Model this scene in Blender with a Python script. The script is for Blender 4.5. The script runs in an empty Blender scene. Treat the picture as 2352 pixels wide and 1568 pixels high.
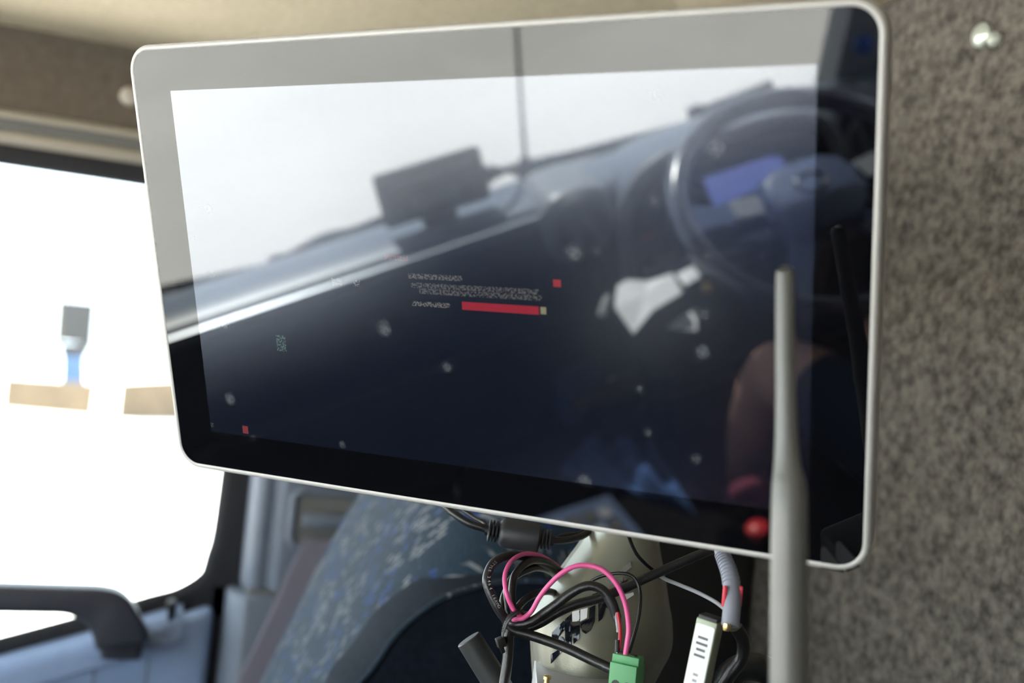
import bpy, bmesh, math, random
from mathutils import Vector, Matrix

random.seed(7)
sc = bpy.context.scene
COL = sc.collection

# ------------------------------------------------------------------ camera
CAM = bpy.data.cameras.new('camera')
cam = bpy.data.objects.new('camera', CAM)
COL.objects.link(cam)
CAM_ROT = Matrix(((0.328551, 0.009699, 0.944436), (0.939660, -0.104318, -0.325818), (0.095362, 0.994497, -0.043387)))
cam.matrix_world = Matrix.Translation((0, 0, 1.45)) @ CAM_ROT.to_4x4()
CAM.sensor_width = 36.0
CAM.lens = 38.99
CAM.clip_start = 0.01
CAM.clip_end = 1000
CAM.dof.use_dof = True
CAM.dof.focus_distance = 0.605
CAM.dof.aperture_fstop = 4.8
sc.camera = cam

# ------------------------------------------------------------------ light
world = bpy.data.worlds.new('sky')
sc.world = world
world.use_nodes = True
wn = world.node_tree.nodes
wn['Background'].inputs[0].default_value = (0.80, 0.90, 1.0, 1)
wn['Background'].inputs[1].default_value = 7.2
SUN = bpy.data.lights.new('sun', 'SUN')
SUN.energy = 36
SUN.angle = 0.009
SUN.color = (1.0, 0.95, 0.87)
sun = bpy.data.objects.new('sun', SUN)
COL.objects.link(sun)
sun.rotation_euler = Vector((0.05, 0.50, -0.86)).to_track_quat('-Z', 'Y').to_euler()
sc.view_settings.view_transform = 'Standard'
sc.view_settings.look = 'None'
sc.view_settings.exposure = 0.0
sc.view_settings.gamma = 1.0
sc.view_settings.use_curve_mapping = False


# ------------------------------------------------------------------ materials
def nodes(m):
    return m.node_tree.nodes, m.node_tree.links


def mat(name, col, rough=0.5, metal=0.0, spec=0.5, var=0.0, vscale=30, bump=0.0, bscale=200, sheen=0.0, coat=0.0, detail=3):
    m = bpy.data.materials.new(name)
    m.use_nodes = True
    N, L = nodes(m)
    b = N['Principled BSDF']
    b.inputs['Base Color'].default_value = (*col, 1)
    b.inputs['Roughness'].default_value = rough
    b.inputs['Metallic'].default_value = metal
    b.inputs['Specular IOR Level'].default_value = spec
    b.inputs['Sheen Weight'].default_value = sheen
    b.inputs['Coat Weight'].default_value = coat
    tc = N.new('ShaderNodeTexCoord')
    nz = N.new('ShaderNodeTexNoise')
    nz.inputs['Scale'].default_value = vscale
    nz.inputs['Detail'].default_value = detail
    L.new(tc.outputs['Object'], nz.inputs['Vector'])
    mx = N.new('ShaderNodeMix')
    mx.data_type = 'RGBA'
    v = max(var, 0.02)
    mx.inputs['A'].default_value = (*[max(0, c * (1 - v)) for c in col], 1)
    mx.inputs['B'].default_value = (*[min(1, c * (1 + v)) for c in col], 1)
    rp = N.new('ShaderNodeMapRange')
    rp.inputs['From Min'].default_value = 0.3
    rp.inputs['From Max'].default_value = 0.7
    L.new(nz.outputs['Fac'], rp.inputs['Value'])
    L.new(rp.outputs['Result'], mx.inputs['Factor'])
    L.new(mx.outputs['Result'], b.inputs['Base Color'])
    if bump:
        n2 = N.new('ShaderNodeTexNoise')
        n2.inputs['Scale'].default_value = bscale
        n2.inputs['Detail'].default_value = 2
        L.new(tc.outputs['Object'], n2.inputs['Vector'])
        bp = N.new('ShaderNodeBump')
        bp.inputs['Strength'].default_value = bump
        bp.inputs['Distance'].default_value = 0.002
        L.new(n2.outputs['Fac'], bp.inputs['Height'])
        L.new(bp.outputs['Normal'], b.inputs['Normal'])
    return m


def emit(name, col, s):
    m = bpy.data.materials.new(name)
    m.use_nodes = True
    b = m.node_tree.nodes['Principled BSDF']
    b.inputs['Base Color'].default_value = (0.01, 0.01, 0.01, 1)
    b.inputs['Emission Color'].default_value = (*col, 1)
    b.inputs['Emission Strength'].default_value = s
    return m


def pane_mat(name, tint=(0.93, 0.96, 0.95)):
    m = bpy.data.materials.new(name)
    m.use_nodes = True
    N, L = nodes(m)
    N.remove(N['Principled BSDF'])
    tr = N.new('ShaderNodeBsdfTransparent')
    tr.inputs[0].default_value = (*tint, 1)
    gl = N.new('ShaderNodeBsdfGlossy')
    gl.inputs['Roughness'].default_value = 0.01
    lw = N.new('ShaderNodeLayerWeight')
    lw.inputs['Blend'].default_value = 0.5
    pw = N.new('ShaderNodeMath')
    pw.operation = 'POWER'
    pw.inputs[1].default_value = 5
    L.new(lw.outputs['Facing'], pw.inputs[0])
    fr = N.new('ShaderNodeMapRange')
    fr.inputs['To Min'].default_value = 0.035
    fr.inputs['To Max'].default_value = 0.9
    L.new(pw.outputs[0], fr.inputs['Value'])
    mx = N.new('ShaderNodeMixShader')
    L.new(fr.outputs[0], mx.inputs[0])
    L.new(tr.outputs[0], mx.inputs[1])
    L.new(gl.outputs[0], mx.inputs[2])
    L.new(mx.outputs[0], N['Material Output'].inputs['Surface'])
    return m


M = {}
M['carpet'] = mat('carpet_felt', (0.122, 0.110, 0.095), 0.95, spec=0.1, var=0.6, vscale=120, bump=0.8, bscale=300, sheen=0.2, detail=6)
M['lining'] = mat('roof_lining', (0.47, 0.41, 0.30), 0.95, spec=0.1, var=0.10, vscale=160, bump=0.5, bscale=600)
M['cant_fabric'] = mat('cant_fabric', (0.125, 0.105, 0.085), 0.95, spec=0.1, var=0.14, vscale=90, bump=0.4, bscale=500)
M['beige_trim'] = mat('beige_trim', (0.42, 0.385, 0.33), 0.5)
M['grey_trim'] = mat('grey_trim', (0.13, 0.13, 0.125), 0.6)
M['rubber'] = mat('black_rubber', (0.018, 0.018, 0.022), 0.7, spec=0.3)
M['door'] = mat('door_plastic', (0.20, 0.265, 0.41), 0.55, var=0.05, bump=0.15, bscale=900)
M['pillar'] = mat('pillar_plastic', (0.12, 0.14, 0.18), 0.6, var=0.05, bump=0.15, bscale=900)
M['handle'] = mat('handle_plastic', (0.030, 0.031, 0.042), 0.45, var=0.05, bump=0.1, bscale=900)
M['black'] = mat('black_plastic', (0.012, 0.012, 0.014), 0.5)
M['dark'] = mat('charcoal_plastic', (0.018, 0.019, 0.022), 0.5, var=0.1)
M['floor'] = mat('floor_rubber', (0.02, 0.02, 0.022), 0.8, var=0.2)
M['dash_top'] = mat('dash_soft_plastic', (0.16, 0.19, 0.25), 0.34, spec=0.6, var=0.05, bump=0.1, bscale=700)
M['dash_low'] = mat('dash_dark_plastic', (0.018, 0.023, 0.036), 0.5, var=0.1)
M['dash_mid'] = mat('dash_grey_plastic', (0.26, 0.28, 0.32), 0.36, var=0.05)
M['silver'] = mat('silver_trim', (0.34, 0.37, 0.42), 0.3, metal=0.2)
M['chrome'] = mat('chrome', (0.85, 0.85, 0.83), 0.12, metal=1.0)
M['frame'] = mat('monitor_aluminium', (0.47, 0.46, 0.44), 0.45, metal=0.15, spec=0.5)
M['logo'] = mat('logo_ink', (0.014, 0.014, 0.016), 0.45, spec=0.2)
M['olive'] = mat('olive_lacquer', (0.22, 0.215, 0.168), 0.33, metal=0.4, spec=0.5, var=0.06, vscale=20, bump=0.05, bscale=1500)
M['mirror'] = mat('mirror_letters', (0.9, 0.9, 0.88), 0.04, metal=1.0)
M['cable'] = mat('black_cable', (0.007, 0.007, 0.008), 0.36, spec=0.55, bump=0.1, bscale=500)
M['print'] = mat('cable_print', (0.35, 0.35, 0.34), 0.6)
M['pink'] = mat('pink_wire', (0.72, 0.10, 0.30), 0.4, spec=0.5, var=0.04)
M['red'] = mat('red_wire', (0.45, 0.02, 0.04), 0.4)
M['grey_cable'] = mat('grey_cable', (0.33, 0.34, 0.36), 0.5)
M['green'] = mat('green_connector', (0.07, 0.30, 0.11), 0.45, var=0.06)
M['box_grey'] = mat('light_grey_case', (0.42, 0.42, 0.44), 0.4, metal=0.2)
M['plug'] = mat('plug_grey', (0.25, 0.26, 0.31), 0.45, var=0.04)
M['plug_red'] = mat('plug_red', (0.70, 0.05, 0.08), 0.45)
M['gold'] = mat('gold_tip', (0.90, 0.68, 0.30), 0.25, metal=0.9)
M['adapter'] = mat('adapter_green_metal', (0.30, 0.33, 0.24), 0.4, metal=0.3)
M['label'] = mat('white_label', (0.78, 0.79, 0.80), 0.5)
M['ink'] = mat('label_ink', (0.12, 0.12, 0.13), 0.6)
M['antenna'] = mat('antenna_grey', (0.13, 0.13, 0.122), 0.38, spec=0.6)
M['stub'] = mat('antenna_stub', (0.026, 0.028, 0.030), 0.5, spec=0.5)
M['paper'] = mat('white_paper', (0.85, 0.86, 0.88), 0.7)
M['blue_cloth'] = mat('blue_cloth', (0.05, 0.10, 0.24), 0.9, spec=0.1, var=0.3, vscale=60)
M['blue_pad'] = mat('blue_keypad', (0.03, 0.07, 0.18), 0.6)
M['blue_badge'] = mat('blue_badge', (0.02, 0.10, 0.45), 0.4)
M['red_plastic'] = mat('red_plastic', (0.75, 0.04, 0.05), 0.35)
M['brown'] = mat('brown_trim', (0.10, 0.055, 0.045), 0.6, var=0.1)
M['concrete'] = mat('concrete', (0.67, 0.62, 0.59), 0.9, spec=0.1, var=0.10, vscale=0.35)
M['tan'] = mat('tan_wall', (0.115, 0.088, 0.060), 0.9, spec=0.1, var=0.12, vscale=2)
M['sign_grey'] = mat('sign_grey', (0.014, 0.0145, 0.016), 0.7)
M['sign_tan'] = mat('sign_edge', (0.06, 0.05, 0.03), 0.7)
M['sign_blue'] = mat('sign_blue', (0.030, 0.075, 0.16), 0.6)
M['skin'] = mat('skin', (0.56, 0.33, 0.26), 0.55, var=0.06, vscale=40)
M['shirt'] = mat('dark_shirt', (0.012, 0.018, 0.03), 0.9, spec=0.1, var=0.1)
M['shorts'] = mat('navy_shorts', (0.010, 0.024, 0.05), 0.9, spec=0.1, var=0.1)
M['hair'] = mat('brown_hair', (0.04, 0.025, 0.015), 0.7, var=0.2)
M['shoe'] = mat('shoe_black', (0.02, 0.02, 0.022), 0.6)
M['seat_dark'] = mat('dark_and_shaded_fabric', (0.008, 0.012, 0.020), 0.9, spec=0.1, var=0.25, vscale=150)
M['cluster_blue'] = emit('cluster_display', (0.14, 0.18, 0.48), 7.0)
M['tunnel'] = mat('tunnel_rubber', (0.006, 0.006, 0.008), 0.9, spec=0.1, var=0.2)
M['stud'] = mat('stud_metal', (0.72, 0.78, 0.70), 0.3, metal=0.5)
M['glass'] = pane_mat('window_glass')


def seat_material():
    m = bpy.data.materials.new('blue_patterned_fabric')
    m.use_nodes = True
    N, L = nodes(m)
    b = N['Principled BSDF']
    b.inputs['Roughness'].default_value = 0.95
    b.inputs['Specular IOR Level'].default_value = 0.1
    b.inputs['Sheen Weight'].default_value = 0.12
    tc = N.new('ShaderNodeTexCoord')
    sp = N.new('ShaderNodeSeparateXYZ')
    L.new(tc.outputs['Object'], sp.inputs[0])
    ad = N.new('ShaderNodeMath')
    ad.operation = 'SUBTRACT'
    L.new(sp.outputs['X'], ad.inputs[0])
    L.new(sp.outputs['Y'], ad.inputs[1])
    cb = N.new('ShaderNodeCombineXYZ')
    L.new(sp.outputs['Z'], cb.inputs['X'])
    L.new(ad.outputs[0], cb.inputs['Y'])
    br = N.new('ShaderNodeTexBrick')
    br.inputs['Color1'].default_value = (0, 0, 0, 1)
    br.inputs['Color2'].default_value = (1, 1, 1, 1)
    br.inputs['Mortar'].default_value = (0, 0, 0, 1)
    br.inputs['Scale'].default_value = 1.0
    br.inputs['Brick Width'].default_value = 0.009
    br.inputs['Row Height'].default_value = 0.0042
    br.inputs['Mortar Size'].default_value = 0.0009
    br.inputs['Bias'].default_value = 0.0
    L.new(cb.outputs[0], br.inputs['Vector'])
    cl = N.new('ShaderNodeTexNoise')
    cl.inputs['Scale'].default_value = 26
    L.new(tc.outputs['Object'], cl.inputs['Vector'])
    sm = N.new('ShaderNodeMath')
    sm.operation = 'ADD'
    L.new(br.outputs['Color'], sm.inputs[0])
    L.new(cl.outputs['Fac'], sm.inputs[1])
    th = N.new('ShaderNodeMapRange')
    th.inputs['From Min'].default_value = 1.18
    th.inputs['From Max'].default_value = 1.26
    L.new(sm.outputs[0], th.inputs['Value'])
    hue = N.new('ShaderNodeTexNoise')
    hue.inputs['Scale'].default_value = 30
    L.new(tc.outputs['Object'], hue.inputs['Vector'])
    ramp = N.new('ShaderNodeValToRGB')
    ramp.color_ramp.elements[0].position = 0.45
    ramp.color_ramp.elements[0].color = (0.02, 0.045, 0.16, 1)
    ramp.color_ramp.elements[1].position = 0.52
    ramp.color_ramp.elements[1].color = (0.15, 0.16, 0.175, 1)
    L.new(hue.outputs['Fac'], ramp.inputs['Fac'])
    base = N.new('ShaderNodeTexNoise')
    base.inputs['Scale'].default_value = 300
    mp = N.new('ShaderNodeMapping')
    mp.inputs['Scale'].default_value = (1, 1, 0.25)
    L.new(tc.outputs['Object'], mp.inputs['Vector'])
    L.new(mp.outputs[0], base.inputs['Vector'])
    b1 = N.new('ShaderNodeMix')
    b1.data_type = 'RGBA'
    b1.inputs['A'].default_value = (0.008, 0.016, 0.028, 1)
    b1.inputs['B'].default_value = (0.022, 0.040, 0.060, 1)
    L.new(base.outputs['Fac'], b1.inputs['Factor'])
    b2 = N.new('ShaderNodeMix')
    b2.data_type = 'RGBA'
    L.new(th.outputs[0], b2.inputs['Factor'])
    L.new(b1.outputs['Result'], b2.inputs['A'])
    L.new(ramp.outputs['Color'], b2.inputs['B'])
    L.new(b2.outputs['Result'], b.inputs['Base Color'])
    bp = N.new('ShaderNodeBump')
    bp.inputs['Strength'].default_value = 0.4
    bp.inputs['Distance'].default_value = 0.001
    L.new(base.outputs['Fac'], bp.inputs['Height'])
    L.new(bp.outputs['Normal'], b.inputs['Normal'])
    return m


M['seat_blue'] = seat_material()


def glass_front(name, display):
    """Black cover glass; the display behind it adds a second, hazier reflection and the dim picture."""
    m = bpy.data.materials.new(name)
    m.use_nodes = True
    N, L = nodes(m)
    b = N['Principled BSDF']
    b.inputs['Base Color'].default_value = (0.003, 0.003, 0.004, 1)
    b.inputs['Roughness'].default_value = 0.0
    b.inputs['IOR'].default_value = 1.52
    tc = N.new('ShaderNodeTexCoord')

    def math_(op, a, c):
        n = N.new('ShaderNodeMath')
        n.operation = op
        for i, v in enumerate((a, c)):
            if hasattr(v, 'is_linked'):
                L.new(v, n.inputs[i])
            else:
                n.inputs[i].default_value = v
        return n.outputs[0]
    # greasy finger marks and dust
    vo = N.new('ShaderNodeTexVoronoi')
    vo.inputs['Scale'].default_value = 46
    vo.inputs['Randomness'].default_value = 1.0
    L.new(tc.outputs['Object'], vo.inputs['Vector'])
    sep = N.new('ShaderNodeSeparateColor')
    L.new(vo.outputs['Color'], sep.inputs[0])
    size = math_('MULTIPLY', sep.outputs[0], 0.24)
    mark = N.new('ShaderNodeMapRange')
    L.new(math_('SUBTRACT', size, vo.outputs['Distance']), mark.inputs['Value'])
    mark.inputs['From Min'].default_value = -0.04
    mark.inputs['From Max'].default_value = 0.16
    nz = N.new('ShaderNodeTexNoise')
    nz.inputs['Scale'].default_value = 420
    L.new(tc.outputs['Object'], nz.inputs['Vector'])
    big = N.new('ShaderNodeTexNoise')
    big.inputs['Scale'].default_value = 14
    L.new(tc.outputs['Object'], big.inputs['Vector'])
    clus = N.new('ShaderNodeMapRange')
    clus.inputs['From Min'].default_value = 0.30
    clus.inputs['From Max'].default_value = 0.50
    L.new(big.outputs['Fac'], clus.inputs['Value'])
    keep = math_('GREATER_THAN', sep.outputs[1], 0.45)
    dirt = math_('MULTIPLY', math_('MULTIPLY', mark.outputs[0], keep), math_('MULTIPLY', nz.outputs['Fac'], clus.outputs[0]))
    dirt = math_('MULTIPLY', dirt, 0.36 if display else 0.04)
    dif = N.new('ShaderNodeBsdfDiffuse')
    dif.inputs['Color'].default_value = (0.55, 0.58, 0.62, 1)
    mxs = N.new('ShaderNodeMixShader')
    L.new(dirt, mxs.inputs[0])
    out = N['Material Output']
    if not display:
        L.new(b.outputs[0], mxs.inputs[1])
        L.new(dif.outputs[0], mxs.inputs[2])
        L.new(mxs.outputs[0], out.inputs['Surface'])
        return m
    g1 = N.new('ShaderNodeBsdfGlossy')
    g1.inputs['Roughness'].default_value = 0.0
    g1.inputs['Color'].default_value = (0.026, 0.028, 0.032, 1)
    g2 = N.new('ShaderNodeBsdfGlossy')
    g2.inputs['Roughness'].default_value = 0.21
    g2.distribution = 'BECKMANN'
    g2.inputs['Color'].default_value = (0.036, 0.038, 0.042, 1)
    a1 = N.new('ShaderNodeAddShader')
    a2 = N.new('ShaderNodeAddShader')
    L.new(g1.outputs[0], a1.inputs[0])
    L.new(g2.outputs[0], a1.inputs[1])
    L.new(b.outputs[0], a2.inputs[0])
    g3 = N.new('ShaderNodeBsdfGlossy')
    g3.inputs['Roughness'].default_value = 0.36
    g3.inputs['Color'].default_value = (0.0020, 0.0035, 0.0075, 1)
    a0 = N.new('ShaderNodeAddShader')
    L.new(a1.outputs[0], a0.inputs[0])
    L.new(g3.outputs[0], a0.inputs[1])
    L.new(a0.outputs[0], a2.inputs[1])
    L.new(a2.outputs[0], mxs.inputs[1])
    L.new(dif.outputs[0], mxs.inputs[2])
    # the dim user interface on the panel, in the panel's own metres
    sp = N.new('ShaderNodeSeparateXYZ')
    L.new(tc.outputs['Object'], sp.inputs[0])
    X, Y = sp.outputs['X'], sp.outputs['Y']

    def rect(x0, x1, y0, y1):
        a = math_('MULTIPLY', math_('GREATER_THAN', X, x0), math_('LESS_THAN', X, x1))
        c = math_('MULTIPLY', math_('GREATER_THAN', Y, y0), math_('LESS_THAN', Y, y1))
        return math_('MULTIPLY', a, c)
    txt = N.new('ShaderNodeTexNoise')
    txt.inputs['Scale'].default_value = 1000
    txt.inputs['Detail'].default_value = 1
    L.new(tc.outputs['Object'], txt.inputs['Vector'])
    letters = math_('GREATER_THAN', txt.outputs['Fac'], 0.5)
    total = None

    def add(mask, col, s):
        nonlocal total
        e = N.new('ShaderNodeEmission')
        e.inputs['Color'].default_value = (*col, 1)
        L.new(math_('MULTIPLY', mask, s), e.inputs['Strength'])
        if total is None:
            total = e.outputs[0]
        else:
            a = N.new('ShaderNodeAddShader')
            L.new(total, a.inputs[0])
            L.new(e.outputs[0], a.inputs[1])
            total = a.outputs[0]
    UI = [
        (-0.0286, 0.0024, 0.0005, 0.0031, (0.75, 0.7, 0.6), 0.15, True),
        (-0.0272, 0.0438, -0.0041, -0.0015, (0.75, 0.7, 0.6), 0.12, True),
        (-0.0227, 0.0453, -0.0070, -0.0044, (0.75, 0.7, 0.6), 0.12, True),
        (-0.0275, -0.0055, -0.0135, -0.0111, (0.7, 0.65, 0.55), 0.2, True),
        (0.0015, 0.0435, -0.0138, -0.0098, (0.9, 0.03, 0.05), 0.32, False),
        (0.0444, 0.0474, -0.0134, -0.0099, (0.6, 0.55, 0.3), 0.35, False),
        (-0.0764, -0.0699, -0.0055, -0.0015, (0.6, 0.6, 0.4), 0.2, True),
        (-0.0625, -0.0585, -0.0051, -0.0021, (0.6, 0.6, 0.5), 0.2, True),
        (-0.1172, -0.1107, -0.0441, -0.0351, (0.3, 0.55, 0.45), 0.17, True),
        (-0.1483, -0.1443, -0.0952, -0.0907, (0.75, 0.12, 0.1), 0.25, False),
        (-0.1734, -0.1699, -0.0941, -0.0916, (0.5, 0.5, 0.4), 0.17, True),
        (0.0516, 0.0556, 0.0002, 0.0037, (0.9, 0.05, 0.05), 0.3, False),
        (-0.0422, -0.0282, 0.0094, 0.0119, (0.5, 0.04, 0.06), 0.2, True)]
    for (x0, x1, y0, y1, col, s, is_text) in UI:
        k = rect(x0, x1, y0, y1)
        if is_text:
            k = math_('MULTIPLY', k, letters)
        add(k, col, s)
    add(rect(-1, 1, -1, 1), (0.25, 0.4, 1.0), 0.004)
    fin = N.new('ShaderNodeAddShader')
    L.new(mxs.outputs[0], fin.inputs[0])
    L.new(total, fin.inputs[1])
    L.new(fin.outputs[0], out.inputs['Surface'])
    return m


# ------------------------------------------------------------------ builders
def link(name, me, m, parent=None, smooth=True, angle=35):
    o = bpy.data.objects.new(name, me)
    COL.objects.link(o)
    if m is not None:
        for q in (m if isinstance(m, (list, tuple)) else [m]):
            me.materials.append(q)
    if smooth and len(me.polygons):
        me.polygons.foreach_set('use_smooth', [True] * len(me.polygons))
        me.set_sharp_from_angle(angle=math.radians(angle))
    if parent is not None:
        o.parent = parent
        o.matrix_parent_inverse = parent.matrix_world.inverted()
    return o


def pyd(name, v, f, m, parent=None, smooth=True, angle=35):
    me = bpy.data.meshes.new(name)
    me.from_pydata([tuple(p) for p in v], [], f)
    bm = bmesh.new()
    bm.from_mesh(me)
    bmesh.ops.recalc_face_normals(bm, faces=bm.faces)
    bm.to_mesh(me)
    bm.free()
    me.update()
    return link(name, me, m, parent, smooth, angle)


def from_bm(name, bm, m, parent=None, smooth=True, angle=35):
    bmesh.ops.recalc_face_normals(bm, faces=bm.faces)
    me = bpy.data.meshes.new(name)
    bm.to_mesh(me)
    bm.free()
    return link(name, me, m, parent, smooth, angle)


def box(name, lo, hi, m, parent=None, bev=0.0, seg=2, mtx=None):
    bm = bmesh.new()
    bmesh.ops.create_cube(bm, size=1)
    lo, hi = Vector(lo), Vector(hi)
    for v in bm.verts:
        v.co = Vector([lo[i] + (v.co[i] + 0.5) * (hi[i] - lo[i]) for i in range(3)])
    if bev:
        bmesh.ops.bevel(bm, geom=bm.edges[:], offset=bev, segments=seg, affect='EDGES', profile=0.5)
    if mtx is not None:
        bm.transform(mtx)
    return from_bm(name, bm, m, parent, angle=40)


def prism(name, poly, axis, a, b, m, parent=None, bev=0.0, seg=2, mtx=None, angle=35):
    """polygon in the two other axes, extruded along axis from a to b"""
    bm = bmesh.new()

    def P(u, v, w):
        return {'x': (w, u, v), 'y': (u, w, v), 'z': (u, v, w)}[axis]
    r0 = [bm.verts.new(P(u, v, a)) for u, v in poly]
    r1 = [bm.verts.new(P(u, v, b)) for u, v in poly]
    n = len(poly)
    for i in range(n):
        bm.faces.new((r0[i], r0[(i + 1) % n], r1[(i + 1) % n], r1[i]))
    bm.faces.new(r0)
    bm.faces.new(list(reversed(r1)))
    if bev:
        bmesh.ops.recalc_face_normals(bm, faces=bm.faces)
        bmesh.ops.bevel(bm, geom=bm.edges[:], offset=bev, segments=seg, affect='EDGES', profile=0.5)
    if mtx is not None:
        bm.transform(mtx)
    return from_bm(name, bm, m, parent, angle=angle)


def spline(pts, n=8, closed=False):
    P = [Vector(p) for p in pts]
    out = []
    N = len(P)
    for i in range(N if closed else N - 1):
        p1, p2 = P[i], P[(i + 1) % N]
        p0 = P[i - 1] if (i > 0 or closed) else p1 * 2 - p2
        p3 = P[(i + 2) % N] if (i + 2 < N or closed) else p2 * 2 - p1
        for k in range(n):
            t = k / n
            out.append(0.5 * ((2 * p1) + (p2 - p0) * t + (2 * p0 - 5 * p1 + 4 * p2 - p3) * t * t + (3 * p1 - p0 - 3 * p2 + p3) * t ** 3))
    if not closed:
        out.append(P[-1])
    return out


def tube_data(pts, r, seg=12, closed=False, squash=(1, 1), up=None):
    """sweep; r a number or a list along pts"""
    n = len(pts)
    R = r if isinstance(r, (list, tuple)) else [r] * n
    T = []
    for i in range(n):
        a = pts[(i - 1) % n] if (closed or i > 0) else pts[i]
        b = pts[(i + 1) % n] if (closed or i < n - 1) else pts[i]
        T.append((b - a).normalized())
    u = Vector(up) if up else (Vector((0, 0, 1)) if abs(T[0].z) < 0.9 else Vector((1, 0, 0)))
    V, F = [], []
    for i in range(n):
        if up:
            u = Vector(up)
        u = (u - T[i] * u.dot(T[i])).normalized()
        w = T[i].cross(u)
        for k in range(seg):
            a = 2 * math.pi * k / seg
            V.append(pts[i] + (u * math.cos(a) * squash[0] + w * math.sin(a) * squash[1]) * R[i])
    for i in range(n if closed else n - 1):
        j = (i + 1) % n
        for k in range(seg):
            l = (k + 1) % seg
            F.append((i * seg + k, i * seg + l, j * seg + l, j * seg + k))
    if not closed:
        F.append(tuple(range(seg - 1, -1, -1)))
        F.append(tuple((n - 1) * seg + k for k in range(seg)))
    return V, F


def tube(name, pts, r, m, parent=None, seg=12, closed=False, n=8, smooth_path=True, squash=(1, 1), up=None, rads=None):
    P = spline(pts, n, closed) if smooth_path else [Vector(p) for p in pts]
    if rads:
        rr = spline([(q, 0, 0) for q in rads], n, closed) if smooth_path else [Vector((q, 0, 0)) for q in rads]
        r = [q.x for q in rr]
    V, F = tube_data(P, r, seg, closed, squash, up)
    return pyd(name, V, F, m, parent, angle=50)


def lathe(name, prof, p0, axis, m, parent=None, seg=32, angle=35):
    """profile of (distance along axis, radius), from p0"""
    ax = Vector(axis).normalized()
    u = ax.orthogonal().normalized()
    w = ax.cross(u)
    p0 = Vector(p0)
    V, F = [], []
    for d, r in prof:
        for k in range(seg):
            a = 2 * math.pi * k / seg
            V.append(p0 + ax * d + (u * math.cos(a) + w * math.sin(a)) * max(r, 1e-5))
    for i in range(len(prof) - 1):
        for k in range(seg):
            l = (k + 1) % seg
            F.append((i * seg + k, i * seg + l, (i + 1) * seg + l, (i + 1) * seg + k))
    F.append(tuple(range(seg - 1, -1, -1)))
    F.append(tuple((len(prof) - 1) * seg + k for k in range(seg)))
    return pyd(name, V, F, m, parent, angle=angle)


def loft(name, rings, m, parent=None, cap=True, angle=60):
    n = len(rings[0])
    V = [p for r in rings for p in r]
    F = []
    for i in range(len(rings) - 1):
        for k in range(n):
            l = (k + 1) % n
            F.append((i * n + k, i * n + l, (i + 1) * n + l, (i + 1) * n + k))
    if cap:
        F.append(tuple(range(n - 1, -1, -1)))
        F.append(tuple((len(rings) - 1) * n + k for k in range(n)))
    return pyd(name, V, F, m, parent, angle=angle)


def rrect(w, h, r, seg=6, cx=0.0, cy=0.0):
    out = []
    for sx, sy, a0 in ((1, 1, 0), (-1, 1, 90), (-1, -1, 180), (1, -1, 270)):
        for k in range(seg + 1):
            a = math.radians(a0 + 90 * k / seg)
            out.append((cx + sx * (w / 2 - r) + r * math.cos(a), cy + sy * (h / 2 - r) + r * math.sin(a)))
    return out


def supere(cx, cy, a, b, e=3.5, n=40):
    out = []
    for k in range(n):
        t = 2 * math.pi * k / n
        c, s = math.cos(t), math.sin(t)
        out.append((cx + a * math.copysign(abs(c) ** (2 / e), c), cy + b * math.copysign(abs(s) ** (2 / e), s)))
    return out


def empty(name, loc=(0, 0, 0), mtx=None):
    o = bpy.data.objects.new(name, None)
    COL.objects.link(o)
    o.empty_display_size = 0.05
    o.matrix_world = mtx if mtx is not None else Matrix.Translation(loc)
    bpy.context.view_layer.update()
    return o


def tag(o, label, cat, group=None):
    o['label'] = label
    o['category'] = cat
    if group:
        o['group'] = group
    return o


def struct(o, label=None, cat=None):
    o['kind'] = 'structure'
    if label:
        o['label'] = label
    if cat:
        o['category'] = cat
    return o


def text_mesh(name, body, size, m, parent, mtx, extrude=0.0, shear=0.0, bold=0.0, space=1.0):
    cu = bpy.data.curves.new(name, 'FONT')
    cu.body = body
    cu.size = size
    cu.extrude = extrude
    cu.offset = bold
    cu.shear = shear
    cu.space_character = space
    cu.align_x = 'CENTER'
    cu.align_y = 'CENTER'
    tmp = bpy.data.objects.new(name + '_curve', cu)
    COL.objects.link(tmp)
    dg = bpy.context.evaluated_depsgraph_get()
    me = bpy.data.meshes.new_from_object(tmp.evaluated_get(dg))
    bpy.data.objects.remove(tmp)
    bpy.data.curves.remove(cu)
    me.name = name
    me.materials.clear()
    me.transform(mtx)
    return link(name, me, m, parent, smooth=False)


XR, XL, YF, YR, ZF, ZC = -1.5, 0.68, -1.3, 0.62, 0.2, 1.84

# ================================================================== the cab
fl = struct(box('floor', (XR, YF, ZF - 0.04), (XL, YR, ZF), M['floor']), 'black rubber floor of the truck cab', 'floor')
wr = struct(box('wall_rear', (XR, YR, ZF - 0.04), (XL, YR + 0.05, ZC + 0.03), M['carpet']), 'grey felt carpet covering the rear cab wall', 'wall')

# roof lining in two panels that meet in a narrow seam
ceil_ = struct(empty('ceiling', (-0.4, -0.3, ZC)), 'beige fabric roof lining above the monitor', 'ceiling')
sx0, sx1 = -0.969, -0.954
prism('lining_panel', [(XR, YF), (XL, YF), (XL, 0.36), (XR, 0.36), ], 'z', ZC, ZC + 0.03, M['lining'], ceil_)
prism('lining_panel', [(XR, 0.36), (-0.86, 0.36), (-0.99, 0.50), (-1.05, YR), (XR, YR)], 'z', ZC, ZC + 0.03, M['lining'], ceil_)
prism('lining_panel', [(-0.856, 0.36), (XL, 0.36), (XL, YR), (-1.046, YR), (-0.986, 0.502)], 'z', ZC - 0.008, ZC + 0.03, M['lining'], ceil_, bev=0.002)

box('roof_shell', (XR - 0.06, YF, ZC + 0.031), (XL + 0.06, YR + 0.05, ZC + 0.05), M['grey_trim'], ceil_)
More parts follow.
